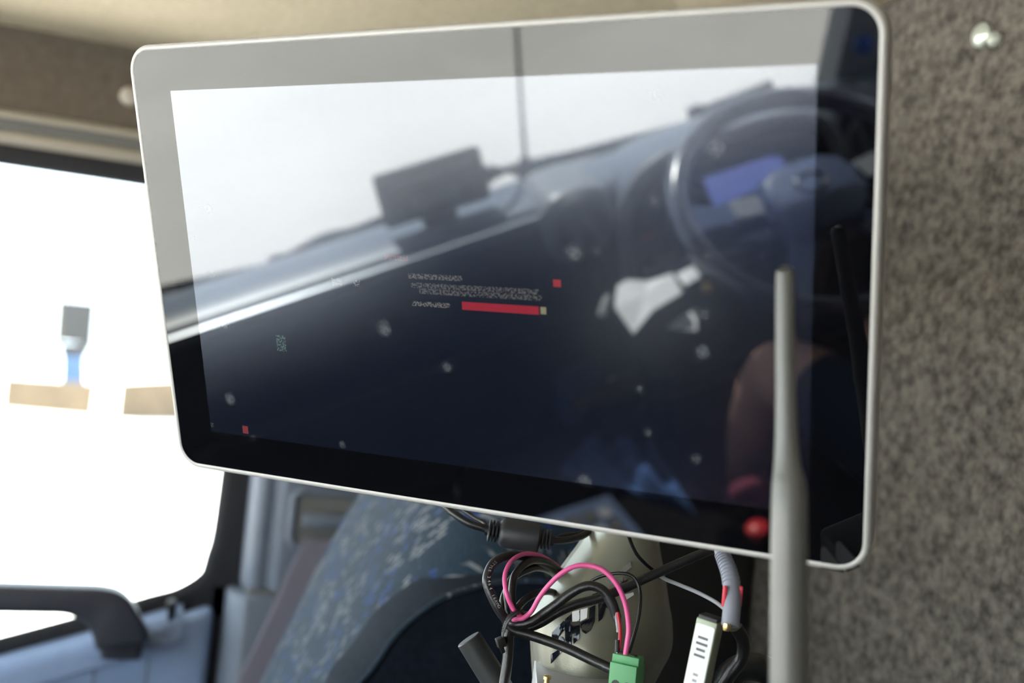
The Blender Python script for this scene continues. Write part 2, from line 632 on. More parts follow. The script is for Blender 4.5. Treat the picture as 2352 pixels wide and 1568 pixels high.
# side above the passenger window
cr = struct(empty('wall_right', (XR, -0.3, 1.7)), 'brown fabric side panel above the passenger window', 'wall')
box('fabric_panel', (XR - 0.05, YF, 1.731), (XR, 0.15, ZC), M['cant_fabric'], cr)
prism('trim_lip', [(XR - 0.05, 1.724), (XR + 0.012, 1.724), (XR + 0.012, 1.729), (XR + 0.004, 1.735), (XR - 0.05, 1.735)], 'y', YF, 0.15, M['beige_trim'], cr, bev=0.001)
box('grey_channel', (XR - 0.05, YF, 1.708), (XR + 0.003, 0.15, 1.725), M['grey_trim'], cr)
prism('lower_lip', [(XR - 0.05, 1.690), (XR + 0.006, 1.690), (XR + 0.012, 1.697), (XR + 0.012, 1.704), (XR + 0.004, 1.709), (XR - 0.05, 1.709)], 'y', YF, 0.15, M['beige_trim'], cr, bev=0.0015)
box('rear_panel', (XR - 0.05, 0.30, ZF), (XR, YR, ZC), M['pillar'], cr)
box('front_post', (XR - 0.05, YF, 0.9), (XR + 0.03, -1.0, 1.70), M['grey_trim'], cr, bev=0.01)
lathe('fabric_button', [(0, 0.012), (0.004, 0.012), (0.006, 0.009), (0.007, 0.0)], (-1.5000, -0.0299, 1.7767), (1, 0, 0), M['beige_trim'], cr)

# passenger door
BELT = [(-1.0, 0.98), (-0.5, 0.985), (-0.30, 1.008), (-0.107, 1.068), (0.0, 1.102), (0.064, 1.124), (0.102, 1.137), (0.133, 1.161), (0.141, 1.19)]
dr = struct(empty('door_1', (XR, -0.4, ZF)), 'blue-grey plastic passenger door under the window', 'door')
low = [(p[0], p[1]) for p in BELT[:7]] + [(0.140, 1.150), (0.140, ZF), (-1.0, ZF)]
prism('door_panel', [(y, z - 0.012) for y, z in low[:8]] + low[8:], 'x', XR - 0.05, XR + 0.035, M['door'], dr, bev=0.012, seg=3)
bmx = bmesh.new()
prof = [(XR - 0.05, -0.012), (XR - 0.05, 0.001), (XR + 0.005, 0.001), (XR + 0.024, -0.006), (XR + 0.037, -0.022), (XR + 0.041, -0.042), (XR + 0.03, -0.046)]
path = spline([(0, y, z) for y, z in BELT[:7]], 6)
rows = [[bmx.verts.new((px_, p.y, p.z + pz_)) for px_, pz_ in prof] for p in path]
for a, b in zip(rows, rows[1:]):
    for i in range(len(prof)):
        j = (i + 1) % len(prof)
        bmx.faces.new((a[i], a[j], b[j], b[i]))
bmx.faces.new(rows[0])
bmx.faces.new(rows[-1])
from_bm('sill_cap', bmx, M['door'], dr, angle=50)
# black seal round the opening
ring = spline([(XR, y, z + 0.004) for y, z in BELT] + [(XR, 0.147, 1.24), (XR, 0.150, 1.40), (XR, 0.150, 1.60), (XR, 0.135, 1.665), (XR, 0.09, 1.680), (XR, -0.9, 1.680), (XR, -0.98, 1.65)], 5, True)
tube('window_seal', ring, 0.010, M['rubber'], dr, seg=8, closed=True, smooth_path=False, squash=(1.0, 1.6), up=(1, 0, 0))
prism('corner_seal', [(0.085, 1.128), (0.105, 1.137), (0.133, 1.160), (0.142, 1.19), (0.149, 1.24), (0.150, 1.68), (0.172, 1.68), (0.172, 1.12)], 'x', XR - 0.03, XR + 0.012, M['rubber'], dr)
box('door_edge_gasket', (XR - 0.045, 0.138, ZF), (XR + 0.012, 0.157, 1.16), M['rubber'], dr)
for y in (0.004, 0.066):
    box('panel_groove', (XR + 0.0335, y - 0.0012, ZF + 0.1), (XR + 0.0358, y + 0.0012, 1.058 + (y > 0.03) * 0.015), M['grey_trim'], dr)
hp = [(-0.45, 1.172), (0.0, 1.174), (0.020, 1.171), (0.036, 1.160), (0.050, 1.138), (0.063, 1.117), (0.058, 1.110), (0.010, 1.099), (0.002, 1.102), (-0.004, 1.122), (-0.014, 1.135), (-0.034, 1.142), (-0.40, 1.140), (-0.425, 1.12), (-0.43, 1.06), (-0.49, 1.06), (-0.485, 1.13)]
gh = prism('grab_handle', hp, 'x', XR + 0.082, XR + 0.118, M['handle'], dr, bev=0.007, seg=3, angle=50)
box('handle_foot', (XR + 0.02, 0.008, 1.085), (XR + 0.10, 0.056, 1.115), M['handle'], gh, bev=0.006)
box('handle_foot', (XR + 0.02, -0.485, 1.00), (XR + 0.10, -0.435, 1.075), M['handle'], gh, bev=0.006)
lathe('lock_knob', [(0, 0.0075), (0.004, 0.0075), (0.007, 0.0045), (0.022, 0.0045), (0.026, 0.0065), (0.036, 0.0065), (0.039, 0.002)], (XR + 0.026, 0.088, 1.106), (0, 0, 1), M['black'], dr, seg=16)
w1 = struct(box('window_1', (XR - 0.022, -1.0, 0.975), (XR - 0.018, 0.155, 1.69), M['glass']), 'clear passenger side window washed out by daylight', 'window')

# B pillar with the seat belt guide
pil = struct(empty('trim_1', (XR + 0.04, 0.22, ZF)), 'grey plastic pillar cover beside the blue seat', 'pillar')
prism('upper_cover', [(XR - 0.05, 0.170), (XR + 0.040, 0.170), (XR + 0.056, 0.176), (XR + 0.064, 0.186), (XR + 0.060, 0.198), (XR + 0.075, 0.208), (XR + 0.08, 0.32), (XR - 0.05, 0.32)], 'z', 1.1665, ZC, M['pillar'], pil, bev=0.004)
prism('lower_cover', [(XR - 0.05, 0.154), (XR + 0.045, 0.154), (XR + 0.072, 0.160), (XR + 0.088, 0.172), (XR + 0.088, 0.32), (XR - 0.05, 0.32)], 'z', ZF, 1.162, M['pillar'], pil, bev=0.005)
box('seam_shadow_gap', (XR + 0.0, 0.176, 1.1615), (XR + 0.070, 0.235, 1.168), M['grey_trim'], pil)
g = Matrix.Translation((XR + 0.081, 0.265, 1.262))
ringp = [(0, u, v) for u, v in rrect(0.092, 0.070, 0.014, 5)]
tube('belt_guide_rim', [g @ Vector(p) for p in ringp], 0.0055, M['pillar'], pil, seg=10, closed=True, smooth_path=False)
box('belt_guide_recess', (XR + 0.079, 0.224, 1.230), (XR + 0.0825, 0.306, 1.294), M['grey_trim'], pil)
box('belt_slider', (XR + 0.08, 0.232, 1.252), (XR + 0.092, 0.306, 1.271), M['pillar'], pil, bev=0.005)

# wall on the driver's side with its window
wl = struct(empty('wall_left', (XL, -0.3, ZF)), 'dark door and window frame on the driver side', 'wall')
box('door_lower', (XL, YF, ZF), (XL + 0.05, YR, 1.0), M['grey_trim'], wl)
box('roof_rail', (XL, YF, 1.68), (XL + 0.05, YR, ZC), M['cant_fabric'], wl)
box('rear_light_block', (XL, -0.66, 1.0), (XL + 0.05, YR, 1.68), M['pillar'], wl)  # unseen part, stretched forward to block side daylight
struct(box('window_2', (XL + 0.02, -1.0, 1.0), (XL + 0.024, -0.66, 1.68), M['glass']), 'clear driver side window', 'window')

# front: bulkhead, windscreen, header, pillars
struct(box('wall_front', (XR, YF - 0.05, ZF), (XL, YF, 0.90), M['black']), 'black bulkhead under the dashboard', 'wall')
ws = lambda z: -1.28 + (z - 0.92) * 0.22
struct(box('trim_2', (XR, ws(1.72) - 0.03, 1.70), (XL, ws(1.72) + 0.08, ZC), M['cant_fabric'], bev=0.01), 'brown header over the windscreen', 'header')
struct(prism('window_3', [(ws(0.90), 0.90), (ws(1.74), 1.74), (ws(1.74) - 0.005, 1.74), (ws(0.90) - 0.005, 0.90)], 'x', XR, XL, M['glass']), 'windscreen in front of the dashboard', 'windscreen')


def a_pillar(name, x0, x1, xi, label):
    t = struct(empty(name, ((x0 + x1) / 2, -1.24, 0.93)), label, 'pillar')
    pts = [(0.90, 0), (1.05, 1), (1.3, 2), (1.75, 3)]
    rings = []
    for z, k in pts:
        y = ws(z)
        off = xi * (z - 0.93)
        rings.append([(x0 + off, y - 0.02, z), (x1 + off, y - 0.02, z), (x1 + off, y + 0.05, z), ((x0 + x1) / 2 + off, y + 0.075, z), (x0 + off, y + 0.045, z)])
    loft('pillar_cover', rings, M['dash_mid'], t, angle=20)
    return t


ap = a_pillar('trim_3', 0.552, 0.655, 0.16, 'dark windscreen pillar with blue badge beyond the steering wheel')
bp_ = lathe('badge', [(0, 0.018), (0.004, 0.018), (0.006, 0.013), (0.0065, 0.0)], (0.588, -1.178, 1.02), (-0.2, 1, 0.1), M['blue_badge'], ap)
a_pillar('trim_4', -1.5, -1.40, 0.0, 'dark windscreen pillar at the passenger side')

# ================================================================== outside
struct(box('ground', (-160, -160, -1.06), (160, 160, -1.0), M['concrete']), 'pale sunlit concrete yard outside the cab', 'ground')
tag(pyd('boundary_wall', *(lambda a: (a, [(0, 1, 2, 3), (4, 7, 6, 5), (0, 4, 5, 1), (1, 5, 6, 2), (2, 6, 7, 3), (3, 7, 4, 0)]))(
    [(-44.3355, -4.0382, -1.0002), (-43.4937, -0.9231, -1.0000), (-43.4293, -0.9013, 0.2378), (-44.2877, -4.0547, 0.1632), (-44.8835, -4.0882, -1.0305), (-44.0284, -0.9344, -1.0301), (-43.9633, -0.9124, 0.2229), (-44.8351, -4.1048, 0.1473)]), M['tan'], smooth=False),
    'longer tan wall far outside below the grey sign', 'wall')
tag(pyd('boundary_wall', *(lambda a: (a, [(0, 1, 2, 3), (4, 7, 6, 5), (0, 4, 5, 1), (1, 5, 6, 2), (2, 6, 7, 3), (3, 7, 4, 0)]))(
    [(-43.0203, -0.0727, -0.9997), (-46.9290, 3.2990, -1.0000), (-46.9121, 3.1173, 0.7328), (-42.9602, -0.0792, 0.3579), (-43.5514, -0.0735, -1.0300), (-47.4470, 3.3355, -1.0271), (-47.4300, 3.1517, 0.7248), (-43.4906, -0.0801, 0.3444)]), M['tan'], smooth=False),
    'tan wall far outside next to the monitor edge', 'wall')
sg = tag(empty('roadside_sign', (-46.2411, -1.7003, -1.2648)), 'grey sign board on a short blue post outside the window', 'sign')
F6 = [(0, 1, 2, 3), (4, 7, 6, 5), (0, 4, 5, 1), (1, 5, 6, 2), (2, 6, 7, 3), (3, 7, 4, 0)]
pyd('board', [(-46.3674, -2.4561, 1.6615), (-45.9585, -1.2665, 1.6296), (-45.8984, -1.3087, 3.2540), (-46.3408, -2.5917, 3.2595), (-46.6909, -2.4733, 1.6630), (-46.2791, -1.2754, 1.6308), (-46.2186, -1.3178, 3.2666), (-46.6641, -2.6098, 3.2722)], F6, M['sign_grey'], sg, smooth=False)
pyd('board_edge', [(-46.4896, -2.6319, 1.4744), (-46.4177, -2.4220, 1.4617), (-46.3835, -2.5630, 3.2649), (-46.4280, -2.6900, 3.2520), (-46.8676, -2.6533, 1.4746), (-46.7951, -2.4416, 1.4618), (-46.7607, -2.5838, 3.2796), (-46.8054, -2.7119, 3.2666)], F6, M['sign_tan'], sg, smooth=False)
pyd('lower_board', [(-46.3513, -2.3275, 1.0468), (-46.0577, -1.4833, 1.0986), (-45.9582, -1.2700, 1.6631), (-46.3793, -2.4791, 1.5744), (-46.6747, -2.3438, 1.0440), (-46.3790, -1.4937, 1.0961), (-46.2788, -1.2789, 1.6646), (-46.7029, -2.4964, 1.5752)], F6, M['sign_grey'], sg, smooth=False)
pyd('post', [(-46.4116, -2.1322, -1.7328), (-46.0566, -1.1170, -1.6297), (-46.0570, -1.4904, 1.1657), (-46.3454, -2.3152, 1.0820), (-46.8433, -2.1520, -1.7624), (-46.4851, -1.1274, -1.6584), (-46.4855, -1.5042, 1.1631), (-46.7765, -2.3367, 1.0786)], F6, M['sign_blue'], sg, smooth=False)

# ================================================================== monitor
MONR = Matrix(((0.717443, 0.227038, 0.658581), (0.696595, -0.226285, -0.680845), (-0.005551, 0.947232, -0.320500)))
MON = Matrix.Translation((-0.5225, 0.1494, 1.5001)) @ MONR.to_4x4()
mon = tag(empty('touch_monitor', mtx=MON), 'large flat touch monitor with silver frame reflecting the dashboard', 'monitor')


def mon_prism(name, poly, w0, w1, m, parent=mon, bev=0.0):
    return prism(name, poly, 'z', w0, w1, m, parent, bev, mtx=MON)


def local_ring(name, outer, inner, w0, w1, m, parent=mon, local=True):
    n = len(outer)
    V = [(u, v, w1) for u, v in outer] + [(u, v, w1) for u, v in inner] + [(u, v, w0) for u, v in outer] + [(u, v, w0) for u, v in inner]
    F = []
    for i in range(n):
        j = (i + 1) % n
        F += [(i, j, n + j, n + i), (2 * n + i, 3 * n + i, 3 * n + j, 2 * n + j), (i, 2 * n + i, 2 * n + j, j), (n + i, n + j, 3 * n + j, 3 * n + i)]
    o = pyd(name, V, F, m, None)
    o.parent = parent
    return o


# rear shell: straight silver side, then a tapering back
rings = []
for w, g_ in ((-0.0010, 0.0), (-0.013, 0.0), (-0.016, 0.0015), (-0.022, 0.008), (-0.032, 0.022), (-0.036, 0.03)):
    rings.append([(u - 0.0006, v, w) for u, v in rrect(0.3984 - 2 * g_, 0.2426 - 2 * g_, 0.0140, 8)])
hs = loft('housing', rings, M['frame'], None, angle=40)
hs.parent = mon
# narrow rounded lip round the glass
cen = [Vector((u - 0.0006, v, -0.0014)) for u, v in rrect(0.3950, 0.2392, 0.0128, 8)]
V, F = tube_data(cen, 0.0019, 12, True, (1, 1), (0, 0, 1))
rim = pyd('rim', V, F, M['frame'], None, angle=60)
rim.parent = mon
n_ = 10
outer = rrect(0.3932, 0.2374, 0.0118, n_, -0.0006)
inner = rrect(0.3442, 0.1936, 0.0002, n_)
bez = local_ring('bezel', outer, inner, -0.004, 0.0, glass_front('bezel_glass', False))
dsp = pyd('display', [(-0.1721, -0.0968, 0), (0.1721, -0.0968, 0), (0.1721, 0.0968, 0), (-0.1721, 0.0968, 0)], [(0, 1, 2, 3)], glass_front('display_glass', True), None, smooth=False)
dsp.parent = mon
dsp['label'] = 'glossy screen with dim red bar and reflections'
for pts in ([(0.17776, -0.11152), (0.17902, -0.11071), (0.17993, -0.11096), (0.18848, -0.12110), (0.18759, -0.12176), (0.17795, -0.12096)], [(0.18421, -0.10825), (0.18562, -0.10703), (0.18653, -0.10787), (0.19422, -0.11549), (0.19481, -0.11757), (0.18938, -0.12114), (0.18437, -0.11521)]):
    lg = prism('corner_mark', pts, 'z', 0.00002, 0.00008, M['logo'], None)
    lg.parent = mon
# bracket that carries the monitor from the rear wall
bk = prism('mounting_plate', rrect(0.11, 0.11, 0.008, 4), 'z', -0.046, -0.036, M['black'], None, bev=0.001)
bk.parent = mon
cM = MON @ Vector((0, 0, -0.045))
tube('mounting_arm', [cM, cM + Vector((-0.08, 0.08, 0.03)), Vector((-1.0872, 0.5000, 1.6189)), (-1.2819, 0.6200, 1.6532)], 0.016, M['black'], mon, seg=12)

# ================================================================== cables and boxes under the monitor
ol = tag(empty('olive_mount_cover', (-0.5896, 0.2781, 1.2788)), 'olive grey curved cover with mirrored letters behind the cables', 'cover')
OL = [  # left edge, crest, right edge of the cover from top to bottom
    [(-0.6223, 0.2775, 1.3770), (-0.5979, 0.2771, 1.3804), (-0.5874, 0.2861, 1.3819), (-0.5902, 0.2994, 1.3814), (-0.6101, 0.3128, 1.3785)],
    [(-0.6216, 0.2722, 1.3636), (-0.5952, 0.2745, 1.3672), (-0.5829, 0.2853, 1.3689), (-0.5862, 0.3005, 1.3680), (-0.6071, 0.3141, 1.3647)],
    [(-0.6224, 0.2601, 1.3447), (-0.5936, 0.2633, 1.3476), (-0.5784, 0.2796, 1.3498), (-0.5804, 0.3014, 1.3494), (-0.6025, 0.3176, 1.3452)],
    [(-0.6230, 0.2487, 1.3259), (-0.5946, 0.2505, 1.3295), (-0.5764, 0.2721, 1.3334), (-0.5785, 0.3028, 1.3343), (-0.6019, 0.3215, 1.3298)],
    [(-0.6208, 0.2439, 1.3159), (-0.5928, 0.2449, 1.3198), (-0.5737, 0.2692, 1.3232), (-0.5785, 0.3044, 1.3234), (-0.6014, 0.3243, 1.3190)],
    [(-0.6171, 0.2448, 1.2989), (-0.5892, 0.2451, 1.3034), (-0.5709, 0.2670, 1.3071), (-0.5794, 0.3037, 1.3071), (-0.6017, 0.3254, 1.3038)],
    [(-0.6150, 0.2469, 1.2816), (-0.5874, 0.2466, 1.2867), (-0.5701, 0.2656, 1.2905), (-0.5827, 0.2964, 1.2907), (-0.6042, 0.3203, 1.2888)],
    [(-0.6130, 0.2492, 1.2618), (-0.5874, 0.2491, 1.2672), (-0.5710, 0.2653, 1.2709), (-0.5856, 0.2909, 1.2700), (-0.6077, 0.3130, 1.2683)],
]


def patch(name, rows, m, parent, thick=0.004, sub=5):
    R = [spline(r, sub) for r in rows]
    cols = [spline([r[i] for r in R], sub) for i in range(len(R[0]))]
    nr, nc = len(cols[0]), len(cols)
    V = [cols[c][r] for r in range(nr) for c in range(nc)]
    F = [(r * nc + c, r * nc + c + 1, (r + 1) * nc + c + 1, (r + 1) * nc + c) for r in range(nr - 1) for c in range(nc - 1)]
    o = pyd(name, V, F, m, parent, angle=60)
    s = o.modifiers.new('thickness', 'SOLIDIFY')
    s.thickness = thick
    s.offset = 0
    return o


cov = patch('cover_shell', OL, M['olive'], ol)


def strip(name, pts, dep, m, parent, t=0.0009):
    """a small flat piece standing on the cover"""
    n = len(pts)
    c = sum((Vector(p) for p in pts), Vector()) / n
    nrm = (Vector((0, 0, 1.45)) - c).normalized()
    V = [Vector(p) + nrm * t for p in pts] + [Vector(p) - nrm * 0.006 for p in pts]
    F = [tuple(range(n)), tuple(range(2 * n - 1, n - 1, -1))] + [(i, (i + 1) % n, n + (i + 1) % n, n + i) for i in range(n)]
    return pyd(name, V, F, m, parent, smooth=False)


from mathutils.bvhtree import BVHTree
_bm = bmesh.new()
_bm.from_mesh(cov.data)
_bm.transform(cov.matrix_world)
BV = BVHTree.FromBMesh(_bm)
OUT = Vector((0.91922, -0.43039, 0.19300)).normalized()


def on_cover(p, lift):
    h = BV.ray_cast(Vector(p) + OUT * 0.1, -OUT)
    return (h[0] if h[0] is not None else Vector(p)) + OUT * lift


def letter(name, strokes, m, lift=0.0007):
    bm = bmesh.new()
    for st_ in strokes:
        bm.faces.new([bm.verts.new(p) for p in st_])
    bmesh.ops.triangulate(bm, faces=bm.faces[:])
    bmesh.ops.subdivide_edges(bm, edges=bm.edges[:], cuts=5, use_grid_fill=True)
    for v in bm.verts:
        v.co = on_cover(v.co, lift + 0.002)
    o = from_bm(name, bm, m, ol, smooth=False)
    t = o.modifiers.new('thickness', 'SOLIDIFY')
    t.thickness = 0.0006
    t.offset = 0
    return o


M['letter_dark'] = mat('dark_gloss_letters', (0.006, 0.008, 0.012), 0.08, spec=0.6)
letter('letter_s', [[(-0.5938, 0.2463, 1.3104), (-0.5937, 0.2462, 1.3143), (-0.5914, 0.2517, 1.3215), (-0.5913, 0.2523, 1.3210), (-0.5913, 0.2527, 1.3172), (-0.5928, 0.2489, 1.3126), (-0.5928, 0.2490, 1.3111)], [(-0.5928, 0.2489, 1.3124), (-0.5918, 0.2518, 1.3126), (-0.5914, 0.2531, 1.3111), (-0.5915, 0.2534, 1.3077), (-0.5921, 0.2516, 1.3086), (-0.5938, 0.2463, 1.3104)], [(-0.5940, 0.2468, 1.3018), (-0.5921, 0.2519, 1.3061), (-0.5918, 0.2528, 1.3043), (-0.5940, 0.2475, 1.2968)]], M['letter_dark'])
letter('letter_h', [[(-0.5912, 0.2523, 1.3224), (-0.5899, 0.2555, 1.3257), (-0.5901, 0.2574, 1.3076), (-0.5912, 0.2540, 1.3083)], [(-0.5900, 0.2560, 1.3211), (-0.5885, 0.2602, 1.3219), (-0.5885, 0.2608, 1.3157), (-0.5900, 0.2567, 1.3144)], [(-0.5884, 0.2595, 1.3283), (-0.5883, 0.2599, 1.3286), (-0.5886, 0.2612, 1.3126), (-0.5897, 0.2585, 1.3091), (-0.5897, 0.2579, 1.3119), (-0.5891, 0.2594, 1.3146), (-0.5885, 0.2608, 1.3158)]], M['letter_dark'])
letter('letter_u', [[(-0.5883, 0.2607, 1.3213), (-0.5869, 0.2648, 1.3224), (-0.5867, 0.2649, 1.3241), (-0.5866, 0.2647, 1.3301), (-0.5855, 0.2675, 1.3320), (-0.5857, 0.2682, 1.3229), (-0.5864, 0.2667, 1.3177), (-0.5874, 0.2642, 1.3154), (-0.5880, 0.2622, 1.3165), (-0.5883, 0.2610, 1.3190)]], M['letter_dark'])
letter('letter_r', [[(-0.5861, 0.2651, 1.3378), (-0.5841, 0.2705, 1.3404), (-0.5837, 0.2722, 1.3364), (-0.5836, 0.2732, 1.3312), (-0.5843, 0.2720, 1.3247), (-0.5850, 0.2702, 1.3228), (-0.5849, 0.2686, 1.3360)], [(-0.5837, 0.2723, 1.3353), (-0.5819, 0.2777, 1.3338), (-0.5818, 0.2787, 1.3289), (-0.5836, 0.2731, 1.3315)]], M['letter_dark'])
letter('letter_glint', [[(-0.5898, 0.2557, 1.3269), (-0.5884, 0.2595, 1.3284), (-0.5885, 0.2602, 1.3222), (-0.5898, 0.2564, 1.3215)], [(-0.5883, 0.2599, 1.3286), (-0.5869, 0.2637, 1.3300), (-0.5871, 0.2639, 1.3243), (-0.5883, 0.2606, 1.3221)], [(-0.5851, 0.2675, 1.3409), (-0.5839, 0.2710, 1.3404), (-0.5841, 0.2707, 1.3389), (-0.5850, 0.2679, 1.3394)], [(-0.5800, 0.2823, 1.3395), (-0.5783, 0.2870, 1.3413), (-0.5783, 0.2874, 1.3398), (-0.5798, 0.2833, 1.3365)]], M['paper'])  # white reflections of the mirror letters, put in as white pieces
letter('emblem', [[(-0.5811, 0.2775, 1.3520), (-0.5787, 0.2837, 1.3588), (-0.5785, 0.2847, 1.3555), (-0.5797, 0.2817, 1.3524)], [(-0.5833, 0.2719, 1.3461), (-0.5821, 0.2752, 1.3480), (-0.5802, 0.2805, 1.3493), (-0.5802, 0.2811, 1.3462), (-0.5820, 0.2762, 1.3436)], [(-0.5801, 0.2811, 1.3486), (-0.5794, 0.2830, 1.3490), (-0.5794, 0.2833, 1.3464), (-0.5801, 0.2814, 1.3452)]], M['mirror'])


CR = 0.00262


def cable(name, pts, r, m, label, seg=12, cat='cable', parent=None, group=None):
    o = tube(name, pts, r, m, parent, seg=seg, n=8)
    if parent is None:
        tag(o, label, cat, group)
    return o


bundle = tag(empty('cable_bundle', (-0.5679, 0.2127, 1.3201)), 'tied bundle of black and pink cables under the monitor', 'cable bundle')
tube('cable_loop', [(-0.5662, 0.2106, 1.3256), (-0.5675, 0.2066, 1.3275), (-0.5689, 0.2017, 1.3337), (-0.5722, 0.1972, 1.3427), (-0.5742, 0.1968, 1.3482), (-0.5770, 0.2001, 1.3544), (-0.5807, 0.2073, 1.3578), (-0.5861, 0.2163, 1.3582), (-0.5928, 0.2278, 1.3561), (-0.6042, 0.2416, 1.3504), (-0.6229, 0.2593, 1.3406), (-0.6421, 0.2724, 1.3307)], CR * 0.96, M['cable'], bundle)
tube('pink_wire', [(-0.5606, 0.2143, 1.3286), (-0.5612, 0.2123, 1.3307), (-0.5622, 0.2091, 1.3335), (-0.5632, 0.2053, 1.3403), (-0.5673, 0.2045, 1.3479), (-0.5725, 0.2072, 1.3536), (-0.5787, 0.2132, 1.3577), (-0.5861, 0.2222, 1.3594), (-0.5951, 0.2331, 1.3576), (-0.6046, 0.2430, 1.3539), (-0.6176, 0.2551, 1.3479), (-0.6327, 0.2677, 1.3390)], 0.00128, M['pink'], bundle, seg=10)
tube('cable_loop', [(-0.5691, 0.2145, 1.3269), (-0.5695, 0.2129, 1.3294), (-0.5699, 0.2107, 1.3370), (-0.5752, 0.2124, 1.3466), (-0.5800, 0.2164, 1.3511), (-0.5858, 0.2238, 1.3547), (-0.5950, 0.2339, 1.3547), (-0.6077, 0.2467, 1.3507), (-0.6288, 0.2636, 1.3415)], 0.0021, M['cable'], bundle, seg=10)
tube('cable_loop', [(-0.5738, 0.2132, 1.3258), (-0.5744, 0.2110, 1.3294), (-0.5765, 0.2099, 1.3377), (-0.5799, 0.2116, 1.3430), (-0.5845, 0.2164, 1.3469), (-0.5917, 0.2258, 1.3493), (-0.6007, 0.2365, 1.3496), (-0.6124, 0.2491, 1.3456), (-0.6290, 0.2635, 1.3370)], 0.0022, M['cable'], bundle, seg=10)
tube('cable_loop', [(-0.5713, 0.2141, 1.3283), (-0.5726, 0.2157, 1.3321), (-0.5769, 0.2212, 1.3358), (-0.5841, 0.2309, 1.3380), (-0.5987, 0.2439, 1.3364), (-0.6244, 0.2626, 1.3286)], 0.0021, M['cable'], bundle, seg=10)
tube('cable_loop', [(-0.5746, 0.2115, 1.3209), (-0.5755, 0.2081, 1.3272), (-0.5772, 0.2081, 1.3356), (-0.5820, 0.2119, 1.3419)], 0.0017, M['cable'], bundle, seg=10)
tube('pink_wire', [(-0.5641, 0.2105, 1.3270), (-0.5604, 0.2117, 1.3286), (-0.5586, 0.2140, 1.3295), (-0.5571, 0.2177, 1.3336), (-0.5537, 0.2203, 1.3420), (-0.5498, 0.2242, 1.3501), (-0.5458, 0.2289, 1.3567), (-0.5427, 0.2343, 1.3607), (-0.5397, 0.2398, 1.3619), (-0.5357, 0.2452, 1.3613), (-0.5323, 0.2494, 1.3586), (-0.5290, 0.2534, 1.3537), (-0.5271, 0.2567, 1.3472), (-0.5257, 0.2587, 1.3402), (-0.5246, 0.2598, 1.3321), (-0.5241, 0.2593, 1.3248), (-0.5238, 0.2584, 1.3148)], 0.00135, M['pink'], bundle, seg=12)
tube('thick_cable', [(-0.5689, 0.2089, 1.3273), (-0.5651, 0.2108, 1.3251), (-0.5617, 0.2145, 1.3255), (-0.5588, 0.2195, 1.3279), (-0.5567, 0.2251, 1.3330), (-0.5535, 0.2304, 1.3384), (-0.5504, 0.2356, 1.3443), (-0.5473, 0.2409, 1.3488), (-0.5445, 0.2458, 1.3504), (-0.5418, 0.2506, 1.3490), (-0.5397, 0.2541, 1.3452), (-0.5380, 0.2569, 1.3399), (-0.5366, 0.2583, 1.3352)], CR, M['cable'], bundle, seg=14)
tube('heat_shrink', [(-0.5400, 0.2534, 1.3463), (-0.5382, 0.2561, 1.3412), (-0.5366, 0.2586, 1.3341), (-0.5364, 0.2592, 1.3325)], 0.0029, M['black'], bundle, seg=12, rads=[0.0029, 0.0029, 0.0022, 0.0012])
tube('red_core', [(-0.5347, 0.2573, 1.3390), (-0.5325, 0.2585, 1.3316), (-0.5298, 0.2579, 1.3254), (-0.5275, 0.2562, 1.3192)], 0.0010, M['red'], bundle, seg=10)
tube('grey_core', [(-0.5359, 0.2568, 1.3388), (-0.5338, 0.2579, 1.3313), (-0.5328, 0.2579, 1.3288)], 0.0009, M['grey_cable'], bundle, seg=10)
tube('crimp_sleeve', [(-0.5302, 0.2568, 1.3253), (-0.5276, 0.2560, 1.3192)], 0.0014, M['black'], bundle, seg=12, smooth_path=False)
tube('wire_tip', [(-0.5276, 0.2559, 1.3196), (-0.5267, 0.2560, 1.3149)], 0.0012, M['chrome'], bundle, seg=10, smooth_path=False)
tube('thick_cable', [(-0.5703, 0.2112, 1.3237), (-0.5682, 0.2177, 1.3220), (-0.5644, 0.2253, 1.3254), (-0.5610, 0.2340, 1.3322), (-0.5577, 0.2428, 1.3376), (-0.5545, 0.2519, 1.3411), (-0.5523, 0.2579, 1.3439), (-0.5499, 0.2672, 1.3487), (-0.5475, 0.2765, 1.3541), (-0.5440, 0.2888, 1.3611), (-0.5403, 0.3044, 1.3695), (-0.5409, 0.3204, 1.3758), (-0.5431, 0.3379, 1.3804)], CR, M['cable'], bundle, seg=14)
tube('thick_cable', [(-0.5699, 0.2096, 1.3233), (-0.5677, 0.2131, 1.3206), (-0.5627, 0.2218, 1.3192), (-0.5567, 0.2302, 1.3175), (-0.5498, 0.2382, 1.3156), (-0.5420, 0.2457, 1.3131), (-0.5319, 0.2538, 1.3106), (-0.5259, 0.2592, 1.3089)], CR * 1.05, M['cable'], bundle, seg=14)
tube('thick_cable', [(-0.5708, 0.2127, 1.3255), (-0.5696, 0.2108, 1.3206), (-0.5679, 0.2104, 1.3133), (-0.5664, 0.2101, 1.3039), (-0.5652, 0.2091, 1.2905), (-0.5668, 0.2094, 1.2761)], CR * 1.12, M['cable'], bundle, seg=14)
tube('thin_wire', [(-0.5600, 0.2503, 1.3475), (-0.5571, 0.2520, 1.3514), (-0.5522, 0.2567, 1.3551), (-0.5468, 0.2628, 1.3573), (-0.5428, 0.2682, 1.3566), (-0.5399, 0.2712, 1.3515), (-0.5361, 0.2709, 1.3446), (-0.5320, 0.2685, 1.3358), (-0.5286, 0.2646, 1.3256), (-0.5266, 0.2620, 1.3195)], 0.00095, M['cable'], bundle, seg=10)
tube('thin_wire', [(-0.5472, 0.2645, 1.3810), (-0.5486, 0.2675, 1.3753), (-0.5494, 0.2723, 1.3680), (-0.5497, 0.2780, 1.3630), (-0.5509, 0.2843, 1.3590)], 0.00100, M['cable'], bundle, seg=10)
